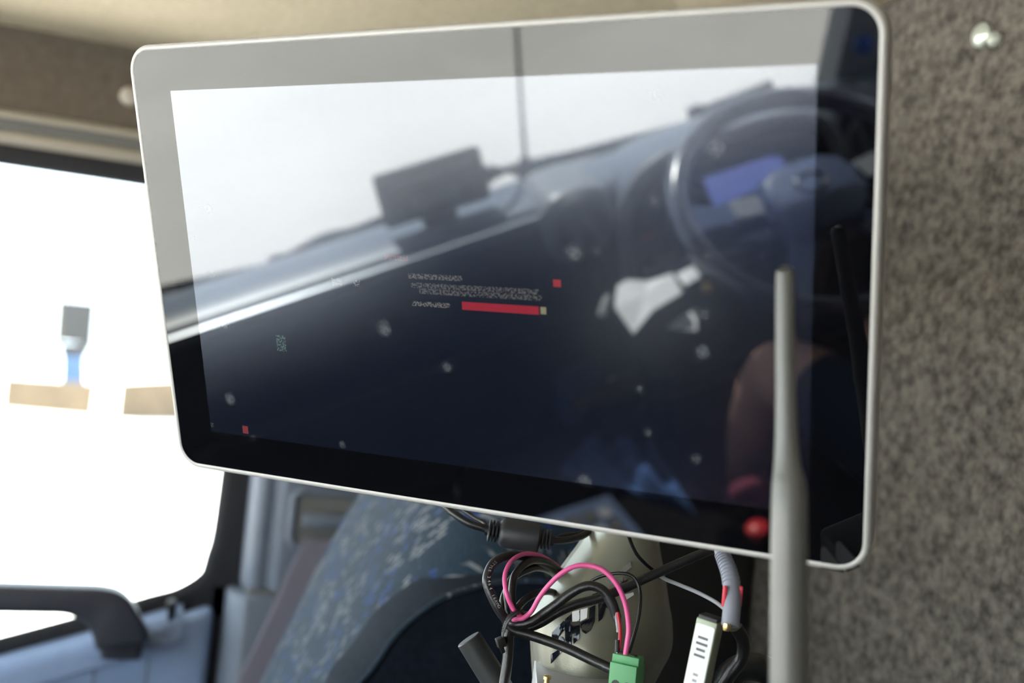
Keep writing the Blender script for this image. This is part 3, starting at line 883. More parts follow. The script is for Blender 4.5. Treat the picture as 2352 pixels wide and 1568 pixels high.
cable('grey_thin_cable', [(-0.5536, 0.2857, 1.3585), (-0.5535, 0.2928, 1.3543), (-0.5491, 0.2998, 1.3520), (-0.5369, 0.3045, 1.3505), (-0.5232, 0.3076, 1.3486), (-0.5120, 0.3098, 1.3455)], 0.0011, M['grey_cable'], 'thin grey cable running across to the grey plug')
PR = spline([(-0.5739, 0.2011, 1.3566), (-0.5725, 0.1979, 1.3539), (-0.5706, 0.1964, 1.3500), (-0.5691, 0.1967, 1.3452), (-0.5672, 0.1982, 1.3405), (-0.5661, 0.2005, 1.3361), (-0.5653, 0.2031, 1.3326)], 12)
_txt = 'STYLE 2464 16AWG'
_V, _F = [], []
for k, ch in enumerate(_txt):
    if ch == ' ':
        continue
    i = int((k + 0.5) / len(_txt) * (len(PR) - 2))
    d = (PR[i + 1] - PR[i]).normalized()
    nv = OUT - d * OUT.dot(d)
    nv.normalize()
    uv = nv.cross(d)
    mt = Matrix(((d.x, uv.x, nv.x, PR[i].x), (d.y, uv.y, nv.y, PR[i].y), (d.z, uv.z, nv.z, PR[i].z), (0, 0, 0, 1)))
    t_ = text_mesh('cable_print', ch, 0.0023, M['print'], None, mt)
    b0 = len(_V)
    _V += [v.co.copy() for v in t_.data.vertices]
    _F += [tuple(b0 + q for q in p.vertices) for p in t_.data.polygons]
    _m = t_.data
    bpy.data.objects.remove(t_)
    bpy.data.meshes.remove(_m)
pyd('cable_print', _V, _F, M['print'], bundle, smooth=False)
# zip tie: a toothed loop and its square head
zt = [(-0.5659, 0.2169, 1.3314), (-0.5609, 0.2115, 1.3322), (-0.5587, 0.2072, 1.3307), (-0.5597, 0.2050, 1.3270), (-0.5612, 0.2043, 1.3220), (-0.5641, 0.2055, 1.3171), (-0.5702, 0.2098, 1.3153), (-0.5756, 0.2153, 1.3172), (-0.5773, 0.2190, 1.3213), (-0.5745, 0.2203, 1.3268)]
zo = tube('zip_tie', zt, 0.0013, M['black'], bundle, seg=8, closed=True, n=5, squash=(0.45, 1.5))
tz = spline(zt, 8, True)
for k in range(2, 34, 1):
    a, b = tz[k], tz[k + 1]
    d = (b - a).normalized()
    nrm = (Vector((0, 0, 1.45)) - a).normalized()
    sd = d.cross(nrm).normalized()
    c = a + nrm * 0.0007
    V = [c + sd * s * 0.0015 + d * t * 0.0002 + nrm * q for q in (0, 0.0004) for s, t in ((-1, -1), (1, -1), (1, 1), (-1, 1))]
    pyd('zip_tooth', V, F6, M['black'], zo, smooth=False)
hd = (-0.5626, 0.2039, 1.3156)
box('zip_head', (-0.0022, -0.0022, -0.0026), (0.0022, 0.0022, 0.0026), M['black'], zo, bev=0.0004, mtx=Matrix.Translation(hd) @ Matrix.Rotation(0.4, 4, 'X'))
tube('zip_tail', [hd, (-0.5625, 0.2050, 1.3120), (-0.5632, 0.2062, 1.3098)], 0.0010, M['black'], zo, seg=8, squash=(0.5, 1.3))

# inline connector behind the monitor edge
fc = tag(empty('inline_connector', (-0.6181, 0.2300, 1.3648)), 'black barrel connector hanging below the monitor edge', 'connector')
A_, B_ = Vector((-0.6222, 0.2179, 1.3659)), Vector((-0.6143, 0.2410, 1.3644))
ax = (B_ - A_)
Lb = ax.length
lathe('barrel', [(0, 0.0058), (0.0012, 0.0076), (0.003, 0.0087), (Lb * 0.95, 0.0087), (Lb, 0.0078)], A_, ax, M['dark'], fc)
for k in range(3):
    lathe('strain_ridge', [(0, 0.0046), (0.0003, 0.0064), (0.0012, 0.0064), (0.0016, 0.0046)], A_ - ax.normalized() * (0.0022 + 0.0021 * k), ax, M['black'], fc, seg=20)
    lathe('strain_ridge', [(0, 0.0044), (0.0003, 0.0060), (0.0012, 0.0060), (0.0016, 0.0044)], B_ + ax.normalized() * (0.0008 + 0.0021 * k), ax, M['black'], fc, seg=20)
lathe('strain_core', [(0, 0.003), (0.0085, 0.0034)], A_ - ax.normalized() * 0.0082, ax, M['black'], fc, seg=16)
lathe('strain_core', [(0, 0.0034), (0.0085, 0.003)], B_, ax, M['black'], fc, seg=16)
tube('cable_tail', [A_ - ax.normalized() * 0.007, (-0.6252, 0.2089, 1.3674), (-0.6291, 0.2005, 1.3694), (-0.6355, 0.1938, 1.3734), (-0.6481, 0.1873, 1.3792), (-0.6594, 0.1843, 1.3856)], 0.0024, M['cable'], fc)
tube('cable_tail', [A_ - ax.normalized() * 0.007, (-0.6317, 0.2113, 1.3696), (-0.6393, 0.2075, 1.3715), (-0.6486, 0.2016, 1.3760), (-0.6550, 0.1971, 1.3842)], 0.0013, M['cable'], fc)
tube('cable_tail', [B_ + ax.normalized() * 0.007, (-0.6101, 0.2532, 1.3644), (-0.6094, 0.2611, 1.3661), (-0.6119, 0.2689, 1.3687), (-0.6171, 0.2778, 1.3738)], 0.0021, M['cable'], fc)
tube('cable_tail', [B_ + ax.normalized() * 0.007, (-0.6139, 0.2572, 1.3673), (-0.6155, 0.2676, 1.3691), (-0.6179, 0.2752, 1.3749)], 0.0013, M['cable'], fc)

# stub antenna lower left of the bundle
A_, B_ = Vector((-0.5904, 0.1949, 1.3106)), Vector((-0.5793, 0.2229, 1.2722))
ax = B_ - A_
st = tag(empty('antenna_stub', B_), 'dark grey round antenna tip left of the bundle', 'antenna')
lathe('sleeve', [(-0.0001, 0.0), (0, 0.0066), (0.0006, 0.0072), (ax.length, 0.0076)], A_, ax, M['stub'], st, seg=40, angle=40)
lathe('collar', [(0, 0.0078), (0.004, 0.0078), (0.005, 0.006), (0.012, 0.005)], B_, ax, M['black'], st)

# grey device case with green terminal block, on a black shelf just below the picture
case = tag(empty('modem_case', (-0.5455, 0.2519, 1.2824)), 'light grey metal case with a small screw at the bottom edge', 'case')
cc = Vector((-0.5438, 0.2491, 1.2948))
hx = Vector((0.3286, 0.9397, 0.0)).normalized()      # to the right in the picture
hy = Vector((-hx.y, hx.x, 0))
ROTC = Matrix(((hx.x, hy.x, 0), (hx.y, hy.y, 0), (0, 0, 1))).to_4x4()


def local_box(name, c, lo, hi, m, parent, bev=0.0, rot=ROTC):
    return box(name, lo, hi, m, parent, bev, mtx=Matrix.Translation(c) @ rot)


local_box('case_body', cc, (-0.0275, -0.002, -0.028), (0.030, 0.07, 0.0), M['box_grey'], case, 0.0012)
local_box('case_end_plate', cc, (-0.0285, -0.0045, -0.029), (0.031, -0.002, 0.0012), M['box_grey'], case, 0.0005)
lathe('case_screw', [(0, 0.0016), (0.004, 0.0016), (0.004, 0.0022), (0.0056, 0.0022), (0.006, 0.0014)], cc + hx * -0.0225 + hy * 0.002, (0, 0, 1), M['gold'], case, seg=14)
gt = tag(empty('terminal_block', (-0.5261, 0.2614, 1.2883)), 'green screw terminal block holding the pink wire', 'connector')
tc_ = Vector((-0.5250, 0.2511, 1.3191))
ROTG = Matrix.Rotation(math.radians(-34), 4, 'Z') @ ROTC
ROTG = ROTC @ Matrix.Rotation(math.radians(-28), 4, 'Z')
prism('green_body', [(0.0, -0.0002), (0.0148, -0.0002), (0.0148, 0.012), (0.0, 0.012)], 'z', -0.024, -0.0035, M['green'], gt, bev=0.0004, mtx=Matrix.Translation(tc_) @ ROTG)
prism('green_step', [(0.0, 0.002), (0.0148, 0.002), (0.0148, 0.0095), (0.0, 0.0095)], 'z', -0.0045, 0.0005, M['green'], gt, bev=0.0004, mtx=Matrix.Translation(tc_) @ ROTG)
for k in (0.004, 0.0105):
    lathe('screw', [(0, 0.0019), (0.0006, 0.0019), (0.0008, 0.0012)], Matrix.Translation(tc_) @ ROTG @ Vector((k, 0.0058, 0.0004)), (0, 0, 1), M['dark'], gt, seg=16)
    lathe('wire_entry', [(0, 0.0020), (0.0006, 0.0020)], Matrix.Translation(tc_) @ ROTG @ Vector((k, -0.0006, -0.014)), ROTG.to_3x3() @ Vector((0, 1, 0)), M['black'], gt, seg=16)

sh = tag(empty('equipment_stand', (cc.x - 0.02, cc.y + 0.03, ZF)), 'black stand carrying the grey case from below', 'stand')
zc = -0.0292
local_box('stand_plate', cc, (-0.03, 0.002, zc - 0.006), (0.09, 0.075, zc), M['black'], sh, 0.001)
pb = cc + hx * 0.03 + hy * 0.04
lathe('stand_pole', [(0, 0.014), (pb.z + zc - 0.006 - ZF - 0.01, 0.014)], (pb.x, pb.y, ZF + 0.008), (0, 0, 1), M['black'], sh)
lathe('stand_foot', [(0, 0.10), (0.008, 0.10), (0.012, 0.03)], (pb.x, pb.y, ZF), (0, 0, 1), M['black'], sh)

# grey plug with red marks
pg = tag(empty('grey_plug', (-0.4812, 0.2919, 1.3442)), 'bent grey plug with red side marks', 'plug')
PP = [(-0.5042, 0.2976, 1.3786), (-0.5000, 0.2979, 1.3742), (-0.4940, 0.2977, 1.3687), (-0.4883, 0.2965, 1.3621), (-0.4840, 0.2948, 1.3543), (-0.4809, 0.2929, 1.3447)]
tube('plug_sleeve', PP, 0.0042, M['plug'], pg, seg=24, rads=[0.0034, 0.0037, 0.0041, 0.0044, 0.0044, 0.0044])
PS = spline(PP, 8)
for k in range(3, 22, 2):
    d = (PS[k + 1] - PS[k]).normalized()
    r_ = 0.0035 + 0.0007 * k / 22
    lathe('relief_ring', [(0, r_), (0.0001, r_ + 0.0005), (0.0007, r_ + 0.0005), (0.0008, r_)], PS[k], d, M['plug'], pg, seg=24)
for px_, q in ((-1, (-0.4856, 0.2911, 1.3584)), (1, (-0.4848, 0.2995, 1.3588))):
    box('red_mark', (-0.0010, -0.0016, -0.0052), (0.0010, 0.0016, 0.0052), M['plug_red'], pg, bev=0.0008, mtx=Matrix.Translation(q) @ ROTC)
lathe('gold_tip', [(0, 0.0019), (0.002, 0.0021), (0.0035, 0.0016)], (-0.4778, 0.2892, 1.3468), (0.05, 0.0, -1), M['gold'], pg, seg=20)
ad = tag(empty('labelled_adapter', (-0.4890, 0.2906, 1.2994)), 'slim metal adapter with white printed label under the plug', 'adapter')
ac = Vector((-0.4829, 0.2869, 1.3454))
RA = ROTC @ Matrix.Rotation(math.radians(-32), 4, 'Z') @ Matrix.Rotation(math.radians(7), 4, 'Y')
MA = Matrix.Translation(ac) @ RA
box('adapter_body', (-0.0112, 0.0, -0.05), (0.0, 0.010, 0.0), M['adapter'], ad, bev=0.0008, mtx=MA)
prism('paper_label', rrect(0.0100, 0.046, 0.0012, 4, -0.0056, -0.0255), 'y', -0.0003, 0.0002, M['label'], ad, mtx=MA)
for k, (z, w) in enumerate(((-0.0085, 0.0052), (-0.0115, 0.0060), (-0.0145, 0.0046), (-0.0175, 0.0058), (-0.027, 0.0025), (-0.030, 0.0022))):
    prism('print_line', [(-0.0056 - w / 2, z), (-0.0056 + w / 2, z), (-0.0056 + w / 2, z - 0.0012), (-0.0056 - w / 2, z - 0.0012)], 'y', -0.00045, 0.0, M['ink'] if k < 4 else M['grey_cable'], ad, mtx=MA)
box('adapter_top', (-0.0106, 0.0006, -0.001), (-0.0006, 0.0094, 0.0016), M['black'], ad, bev=0.0005, mtx=MA)
cable('black_lead', [(-0.4932, 0.3037, 1.3417), (-0.4938, 0.3088, 1.3350), (-0.4958, 0.3104, 1.3258), (-0.4994, 0.3073, 1.3171), (-0.5052, 0.3042, 1.3055)], 0.0034, M['cable'], 'black lead curling down beside the white label')
cable('black_lead', [(-0.5315, 0.3216, 1.2956), (-0.5294, 0.3258, 1.3084), (-0.5263, 0.3342, 1.3135), (-0.5224, 0.3457, 1.3111), (-0.5195, 0.3559, 1.2991)], 0.0075, M['cable'], 'thick black lead arching at the bottom behind the antenna')

# whip antenna in front of the screen
an = tag(empty('whip_antenna', (-0.3480, 0.2394, 1.3427)), 'tall grey rod antenna standing out of focus before the screen', 'antenna')
AP = [(-0.3607, 0.2301, 1.5044), (-0.3607, 0.2304, 1.5014), (-0.3584, 0.2316, 1.4752), (-0.3559, 0.2330, 1.4493), (-0.3542, 0.2338, 1.4333), (-0.3524, 0.2343, 1.4239), (-0.3507, 0.2346, 1.4114), (-0.3494, 0.2366, 1.3800), (-0.3463, 0.2380, 1.3432)]
tube('antenna_rod', AP, 0.005, M['antenna'], an, seg=28, rads=[0.0028, 0.0034, 0.0036, 0.0040, 0.0048, 0.0062, 0.0066, 0.0067, 0.0068])
aB = Vector((-0.3463, 0.2380, 1.3432))
lathe('antenna_hinge', [(0, 0.0068), (-0.012, 0.0068), (-0.014, 0.005), (-0.022, 0.005)], aB, (0, 0, 1), M['black'], an)
am = Vector((aB.x, aB.y, aB.z - 0.03))
box('antenna_base', (am.x - 0.03, am.y - 0.02, am.z - 0.03), (am.x + 0.03, am.y + 0.02, am.z + 0.01), M['black'], an, bev=0.004)
tube('antenna_bracket', [(am.x, am.y, am.z - 0.02), (am.x - 0.03, am.y + 0.1, am.z - 0.03), (am.x - 0.05, YR, am.z - 0.03)], 0.008, M['black'], an)

# two chrome fasteners on the felt wall
tag(lathe('wall_stud', [(0, 0.0100), (0.003, 0.0100), (0.006, 0.007), (0.0076, 0.0)], (-0.7138, 0.6195, 1.7685), (0, -1, 0), M['stud'], seg=24), 'larger shiny chrome stud on the felt wall', 'stud')
tag(lathe('wall_stud', [(0, 0.0062), (0.004, 0.0062), (0.007, 0.004), (0.008, 0.0)], (-0.6980, 0.6195, 1.7607), (0, -1, 0), M['stud'], seg=24), 'smaller shiny chrome stud on the felt wall', 'stud')

# ================================================================== passenger seat
ps = tag(empty('passenger_seat', (-1.08, 0.1, ZF)), 'blue patterned passenger seat behind the cables', 'seat')
rings = []
for z, yf, th, hw in ((0.66, 0.03, 0.16, 0.235), (0.80, 0.045, 0.19, 0.25), (0.95, 0.085, 0.20, 0.255), (1.13, 0.150, 0.20, 0.25), (1.26, 0.200, 0.19, 0.235), (1.34, 0.235, 0.18, 0.21), (1.41, 0.268, 0.16, 0.18), (1.455, 0.30, 0.12, 0.14), (1.475, 0.33, 0.06, 0.10)):
    rings.append([(u, v + 0.032, z) for u, v in supere(-1.10, yf + th / 2, hw, th / 2, 3.2, 56)])
RR = [spline([r[i] for r in rings], 4) for i in range(56)]
rings = [[RR[i][k] for i in range(56)] for k in range(len(RR[0]))]
loft('backrest', rings, M['seat_blue'], ps)
arc = [(-0.8450, 0.1871, 1.2046), (-0.8450, 0.2051, 1.2279), (-0.8450, 0.2168, 1.2481), (-0.8450, 0.2325, 1.2653), (-0.8450, 0.2555, 1.2822), (-0.8450, 0.2834, 1.2920), (-0.8450, 0.3087, 1.2970), (-0.8450, 0.3426, 1.2978), (-0.8450, 0.3704, 1.2898)]
ac_ = spline(arc, 4)
prism('side_bolster', [(q.y, q.z) for q in ac_] + [(0.40, 0.62), (0.12, 0.62), (0.13, 0.95)], 'x', -0.93, -0.845, M['seat_dark'], ps, bev=0.006, seg=3, angle=60)  # shade on the near side is put into this darker fabric
tube('side_piping', [(q.x + 0.0, q.y, q.z) for q in ac_], 0.0022, M['seat_blue'], ps, seg=8, smooth_path=False)
loft('cushion', [[(u, v, z) for u, v in supere(-1.10, -0.19, 0.25 - abs(z - 0.58) * 0.3, 0.27 - abs(z - 0.58) * 0.3, 4, 48)] for z in (0.48, 0.52, 0.58, 0.63, 0.66)], M['seat_blue'], ps)
box('pedestal', (-1.3, -0.40, ZF), (-0.9, 0.08, 0.49), M['black'], ps, bev=0.02)
loft('headrest', [[(u, v, z) for u, v in supere(-1.10, 0.39, 0.13 - abs(z - 1.58) * 0.3, 0.05, 3, 32)] for z in (1.50, 1.53, 1.58, 1.63, 1.66)], M['seat_blue'], ps)
for x in (-1.15, -1.05):
    tube('headrest_post', [(x, 0.39, 1.42), (x, 0.39, 1.52)], 0.006, M['chrome'], ps, smooth_path=False)
sbt = tag(empty('seat_belt', (-1.4000, 0.2730, 1.2399)), 'mauve grey belt webbing running down beside the blue seat', 'seat belt')
bl, br_ = [(-1.3950, 0.2336, 1.2411), (-1.3850, 0.2131, 1.1914), (-1.3750, 0.1893, 1.1293), (-1.3600, 0.1570, 1.0550)], [(-1.3950, 0.2719, 1.2418), (-1.3850, 0.2561, 1.1929), (-1.3750, 0.2367, 1.1302), (-1.3600, 0.2057, 1.0550)]
patch('webbing', [[Vector(a), (Vector(a) + Vector(c)) / 2, Vector(c)] for a, c in zip(bl, br_)], mat('belt_webbing', (0.17, 0.16, 0.20), 0.9, spec=0.1), sbt, thick=0.0015)
# added black box that stands in for the shaded gap behind the seat
lk = tag(empty('shaded_gap_box', (-1.2, 0.55, ZF)), 'added black box in the shaded gap behind the passenger seat', 'filler')
box('gap_box_body', (-1.48, 0.47, ZF), (-0.975, YR - 0.003, 1.36), M['black'], lk, bev=0.006)
box('gap_box_top', (-1.485, 0.465, 1.362), (-0.97, YR - 0.003, 1.375), M['dark'], lk, bev=0.004)

# ================================================================== dashboard
da = tag(empty('dashboard', (-0.42, -1.2, ZF)), 'long dark dashboard with grey top under the windscreen', 'dashboard')
DX0, DX1 = XR + 0.02, XL - 0.02
prism('top_panel', [(-1.272, 0.90), (-1.272, 0.928), (-1.24, 0.948), (-1.17, 0.957), (-1.12, 0.957), (-1.098, 0.950), (-1.085, 0.935), (-1.085, 0.915), (-1.12, 0.895)], 'x', DX0, 0.02, M['dash_top'], da, bev=0.0, angle=30)
prism('top_panel', [(-1.272, 0.90), (-1.272, 0.928), (-1.24, 0.945), (-1.17, 0.950), (-1.12, 0.948), (-1.10, 0.93), (-1.12, 0.895)], 'x', 0.02, DX1, M['dash_top'], da, angle=30)
prism('chrome_strip', [(-1.087, 0.925), (-1.080, 0.925), (-1.078, 0.931), (-1.080, 0.939), (-1.087, 0.941)], 'x', -0.86, -0.135, M['silver'], da, angle=60)
prism('front_panel', [(-1.28, 0.90), (-1.085, 0.915), (-1.075, 0.88), (-1.055, 0.74), (-1.065, 0.70), (-1.11, 0.58), (-1.16, 0.42), (-1.28, 0.32)], 'x', DX0, DX1, M['dash_low'], da, angle=20)
# glove box lid with a shallow ledge and switches
prism('glove_box_lid', [(-1.073, 0.875), (-1.066, 0.875), (-1.047, 0.755), (-1.056, 0.75)], 'x', -1.15, -0.62, M['dash_low'], da, bev=0.002)
prism('ledge', [(-1.06, 0.742), (-1.035, 0.738), (-1.035, 0.728), (-1.065, 0.722)], 'x', -1.25, -0.20, M['dash_low'], da, bev=0.003)
prism('radio_panel', [(-1.075, 0.885), (-1.067, 0.886), (-1.050, 0.79), (-1.06, 0.79)], 'x', -0.56, -0.17, M['dash_low'], da, bev=0.002)
for k in range(5):
    x = -0.53 + k * 0.072
    prism('switch', [(-1.0665, 0.868), (-1.0605, 0.867), (-1.0545, 0.838), (-1.061, 0.838)], 'x', x, x + 0.052, M['black'], da, bev=0.0015)
# rounded pod that carries the centre vent
loft('vent_pod', [[(x, y, z) for x, z in supere(-0.068, 0.905, 0.072 * s, 0.068 * s, 3.0, 40)] for y, s in ((-1.20, 1.0), (-1.09, 1.0), (-1.070, 0.97), (-1.062, 0.90))], M['dash_mid'], da)


def vent(c, r, nrm):
    c = Vector(c)
    nv = Vector(nrm).normalized()
    o = lathe('air_vent', [(-0.006, r * 0.98), (0.004, r), (0.008, r * 0.96), (0.008, r * 0.86), (-0.012, r * 0.84), (-0.012, 0.0)], c, nv, M['dash_mid'], da, seg=40, angle=30)
    lathe('vent_core', [(0, r * 0.83), (0.002, r * 0.83)], c - nv * 0.008, nv, M['black'], o, seg=32)
    for s in (-0.3, 0.3):
        u = Vector((1, 0, 0))
        w = nv.cross(u).normalized()
        d = (w + u * 0.32).normalized()
        q = c + u * s * r + nv * 0.002
        L_ = r * 0.66
        tube('vent_blade', [q - d * L_, q + d * L_], 0.0035, M['silver'], o, seg=8, smooth_path=False, squash=(1, 1))
    return o


vent((-0.070, -1.058, 0.908), 0.056, (0, 1, 0.12))
vent((0.530, -1.075, 0.878), 0.055, (-0.1, 1, 0.12))
prism('side_pod', [(0.46, 0.78), (0.455, 0.90), (0.475, 0.945), (0.53, 0.955), (0.60, 0.945), (0.64, 0.88), (0.64, 0.78)], 'y', -1.20, -1.083, M['dash_low'], da, bev=0.006)
# instrument binnacle: arch, dark face and lit display
arch = [(0.000, 0.74), (-0.004, 0.84), (0.008, 0.92), (0.045, 0.968), (0.11, 0.992), (0.24, 0.997), (0.34, 0.990), (0.405, 0.96), (0.432, 0.90), (0.430, 0.80), (0.42, 0.74)]
bi = tube('binnacle_rim', [(x, -1.035, z) for x, z in arch], 0.012, M['dash_mid'], da, seg=12, squash=(0.9, 1.2), up=(0, 1, 0))
ar = spline([(x, 0, z) for x, z in arch], 6)
loft('binnacle_hood', [[(p.x, y, p.z - dz) for p in ar] for y, dz in ((-1.030, 0.0), (-1.13, 0.006), (-1.22, 0.03))], M['dash_top'], da, cap=False)
prism('binnacle_face', [(p.x, p.z) for p in ar], 'y', -1.066, -1.058, M['dash_low'], da)
tube('binnacle_ledge', [(0.03, -1.05, 0.775), (0.2, -1.045, 0.77), (0.40, -1.05, 0.775)], 0.014, M['dash_mid'], da)
disp = [(0.1701, -1.0520, 0.9199), (0.3045, -1.0520, 0.9187), (0.3263, -1.0520, 0.9117), (0.3437, -1.0520, 0.8698), (0.1851, -1.0520, 0.8614)]
pyd('cluster_display', [(p[0], y, p[2]) for y in (-1.052, -1.0585) for p in disp], [(0, 1, 2, 3, 4), (9, 8, 7, 6, 5), (0, 5, 6, 1), (1, 6, 7, 2), (2, 7, 8, 3), (3, 8, 9, 4), (4, 9, 5, 0)], M['cluster_blue'], da, smooth=False)
for cx_, r_ in ((0.135, 0.05), (0.36, 0.042)):
    lathe('gauge_ring', [(0, r_), (0.004, r_), (0.004, r_ * 0.93), (0.0, r_ * 0.93)], (cx_, -1.058, 0.855), (0, 1, 0), M['dash_mid'], da, seg=32)
box('red_switch', (0.030, -1.062, 0.842), (0.062, -1.054, 0.852), M['red_plastic'], da, bev=0.002)
box('ignition_plate', (0.052, -1.055, 0.79), (0.10, -1.045, 0.802), M['silver'], da, bev=0.003)
# speaker slots and panel breaks across the dark face
for x in (-0.60, -0.165, -1.17):
    prism('panel_gap', [(-1.072, 0.90), (-1.066, 0.90), (-1.046, 0.75), (-1.053, 0.75)], 'x', x, x + 0.004, M['black'], da)
# grab bar on the far left end of the dash
tube('grab_bar', [(-1.20, -1.07, 0.89), (-1.17, -1.02, 0.90), (-1.02, -1.01, 0.90), (-0.86, -1.02, 0.90), (-0.82, -1.07, 0.89)], 0.014, M['black'], da)

# steering wheel
SWC = Vector((0.243, -0.805, 0.951))
ti = math.radians(27.2)
ux = Vector((1, 0, 0))
uy = Vector((0, -math.cos(ti), math.sin(ti)))
un = ux.cross(uy).normalized()          # points to the driver
if un.z < 0:
    un = -un
SW = Matrix(((ux.x, uy.x, un.x, SWC.x), (ux.y, uy.y, un.y, SWC.y), (ux.z, uy.z, un.z, SWC.z), (0, 0, 0, 1)))
sw = tag(empty('steering_wheel', mtx=SW), 'large dark steering wheel seen mirrored in the screen', 'steering wheel')
M['wheel'] = mat('wheel_leather', (0.065, 0.075, 0.115), 0.16, spec=1.0, var=0.05, coat=0.8)
M['hub'] = mat('wheel_hub', (0.075, 0.105, 0.21), 0.45, var=0.05)


def wl_(p):
    return SW @ Vector(p)


rr = 0.2195
V, F = tube_data([wl_((rr * math.cos(a), rr * math.sin(a), 0)) for a in [2 * math.pi * k / 72 for k in range(72)]], 0.0185, 16, True, (1, 1), tuple(un))
pyd('rim', V, F, M['wheel'], sw, angle=60)
hubp = [(-0.085, 0.02), (-0.075, 0.055), (-0.04, 0.072), (0.04, 0.072), (0.075, 0.055), (0.085, 0.02), (0.075, -0.04), (0.045, -0.075), (-0.045, -0.075), (-0.075, -0.04)]
hub = loft('hub', [[wl_((u * s, v * s, w)) for u, v in hubp] for w, s in ((-0.06, 0.8), (-0.02, 1.0), (0.0, 1.0), (0.012, 0.92), (0.016, 0.8))], M['hub'], sw, angle=40)
V, F = tube_data([wl_((0.026 * math.cos(a), 0.018 + 0.019 * math.sin(a), 0.0165)) for a in [2 * math.pi * k / 32 for k in range(32)]], 0.003, 8, True, (1, 1), tuple(un))
pyd('hub_emblem_ring', V, F, M['wheel'], hub)
for a, wd in ((172, 0.03), (8, 0.03), (232, 0.024), (308, 0.024)):
    d = Vector((math.cos(math.radians(a)), math.sin(math.radians(a)), 0))
    q = Vector((-d.y, d.x, 0))
    ring_ = []
    for s, w2, dz in ((0.05, wd, -0.012), (0.10, wd * 0.95, -0.010), (0.16, wd * 0.8, -0.006), (0.215, wd * 1.0, 0.0)):
        c = d * s + Vector((0, 0, dz))
        ring_.append([wl_(c + q * k * w2 + Vector((0, 0, h))) for k, h in ((-1, -0.008), (1, -0.008), (1, 0.004), (0.8, 0.008), (-0.8, 0.008), (-1, 0.004))])
    sp_ = loft('spoke', ring_, M['hub'], sw, angle=30)
    if a in (172, 8):
        c = d * 0.115 + Vector((0, 0, 0.004))
        loft('button_pad', [[wl_(c + d * u * s + q * v * s + Vector((0, 0, h))) for u, v in rrect(0.05, 0.042, 0.008, 3)] for h, s in ((0, 1), (0.004, 1), (0.006, 0.9))], M['dash_mid'], sp_, angle=30)
lathe('column', [(0, 0.045), (0.10, 0.055), (0.24, 0.065)], wl_((0, 0, -0.05)), -un, M['dash_low'], sw)
tube('stalk', [wl_((-0.04, 0.0, -0.09)), wl_((-0.12, 0.02, -0.085)), wl_((-0.19, 0.035, -0.075))], 0.008, M['dash_low'], sw, rads=[0.006, 0.007, 0.011])
tube('stalk', [wl_((0.04, 0.0, -0.09)), wl_((0.12, 0.02, -0.085)), wl_((0.19, 0.035, -0.075))], 0.008, M['dash_low'], sw, rads=[0.006, 0.007, 0.011])
# bright tag hanging behind the wheel
tag(pyd('key_card', [(0.1117, -1.0000, 0.8533), (0.1555, -1.0000, 0.8597), (0.1749, -1.0000, 0.8633), (0.1779, -1.0000, 0.8433), (0.1614, -1.0000, 0.8360), (0.1162, -1.0000, 0.8343), (0.1130, -1.0030, 0.8516), (0.1569, -1.0030, 0.8580), (0.1764, -1.0030, 0.8617), (0.1794, -1.0030, 0.8416), (0.1628, -1.0030, 0.8343), (0.1175, -1.0030, 0.8326)],
    [(0, 1, 2, 3, 4, 5), (11, 10, 9, 8, 7, 6)] + [(i, (i + 1) % 6, 6 + (i + 1) % 6, 6 + i) for i in range(6)], M['paper'], smooth=False), 'small white card shining through the steering wheel', 'card')

# tablet on the dash
tb = tag(empty('dash_tablet', (-0.29, -1.15, 0.957)), 'dark grey tablet standing on the dashboard', 'tablet')
t4 = [Vector((-0.3932, -1.1500, 0.9698)), Vector((-0.1982, -1.1500, 0.9782)), Vector((-0.1903, -1.1650, 1.0616)), Vector((-0.3842, -1.1650, 1.0752))]
tcx = (t4[0] + t4[1] + t4[2] + t4[3]) / 4
tux = ((t4[1] + t4[2]) - (t4[0] + t4[3])).normalized()
tuz = ((t4[2] + t4[3]) - (t4[0] + t4[1])).normalized()
tun = tux.cross(tuz).normalized()
tuz = tun.cross(tux).normalized()
TW = ((t4[1] + t4[2]) / 2 - (t4[0] + t4[3]) / 2).length
TH = ((t4[2] + t4[3]) / 2 - (t4[0] + t4[1]) / 2).length
TM = Matrix(((tux.x, tuz.x, tun.x, tcx.x), (tux.y, tuz.y, tun.y, tcx.y), (tux.z, tuz.z, tun.z, tcx.z), (0, 0, 0, 1)))
sgn = 1 if tun.y > 0 else -1
prism('tablet_body', rrect(TW, TH, 0.009, 5), 'z', -0.006, 0.006, M['dark'], tb, bev=0.0015, mtx=TM)
prism('tablet_screen', rrect(TW * 0.88, TH * 0.82, 0.002, 3), 'z', sgn * 0.0055, sgn * 0.0064, M['black'], tb, mtx=TM)
for k, wd in ((0.24, 0.9), (-0.12, 0.55), (-0.2, 0.55), (-0.28, 0.5)):
    prism('screen_line', [(-TW * 0.42 * wd, TH * k), (TW * 0.42 * wd, TH * k), (TW * 0.42 * wd, TH * k + 0.0022), (-TW * 0.42 * wd, TH * k + 0.0022)], 'z', sgn * 0.006, sgn * 0.0068, M['dash_mid'], tb, mtx=TM)
prism('tablet_stand', [(-1.185, 0.955), (-1.14, 0.955), (-1.155, 1.0), (-1.165, 1.0)], 'x', tcx.x - 0.03, tcx.x + 0.03, M['black'], tb, bev=0.003)
tube('tablet_lead', [(t4[1].x - 0.004, -1.152, 1.03), (t4[1].x + 0.03, -1.16, 1.015), (t4[1].x + 0.06, -1.19, 0.99), (t4[1].x + 0.09, -1.22, 0.953)], 0.0045, M['black'], tb)

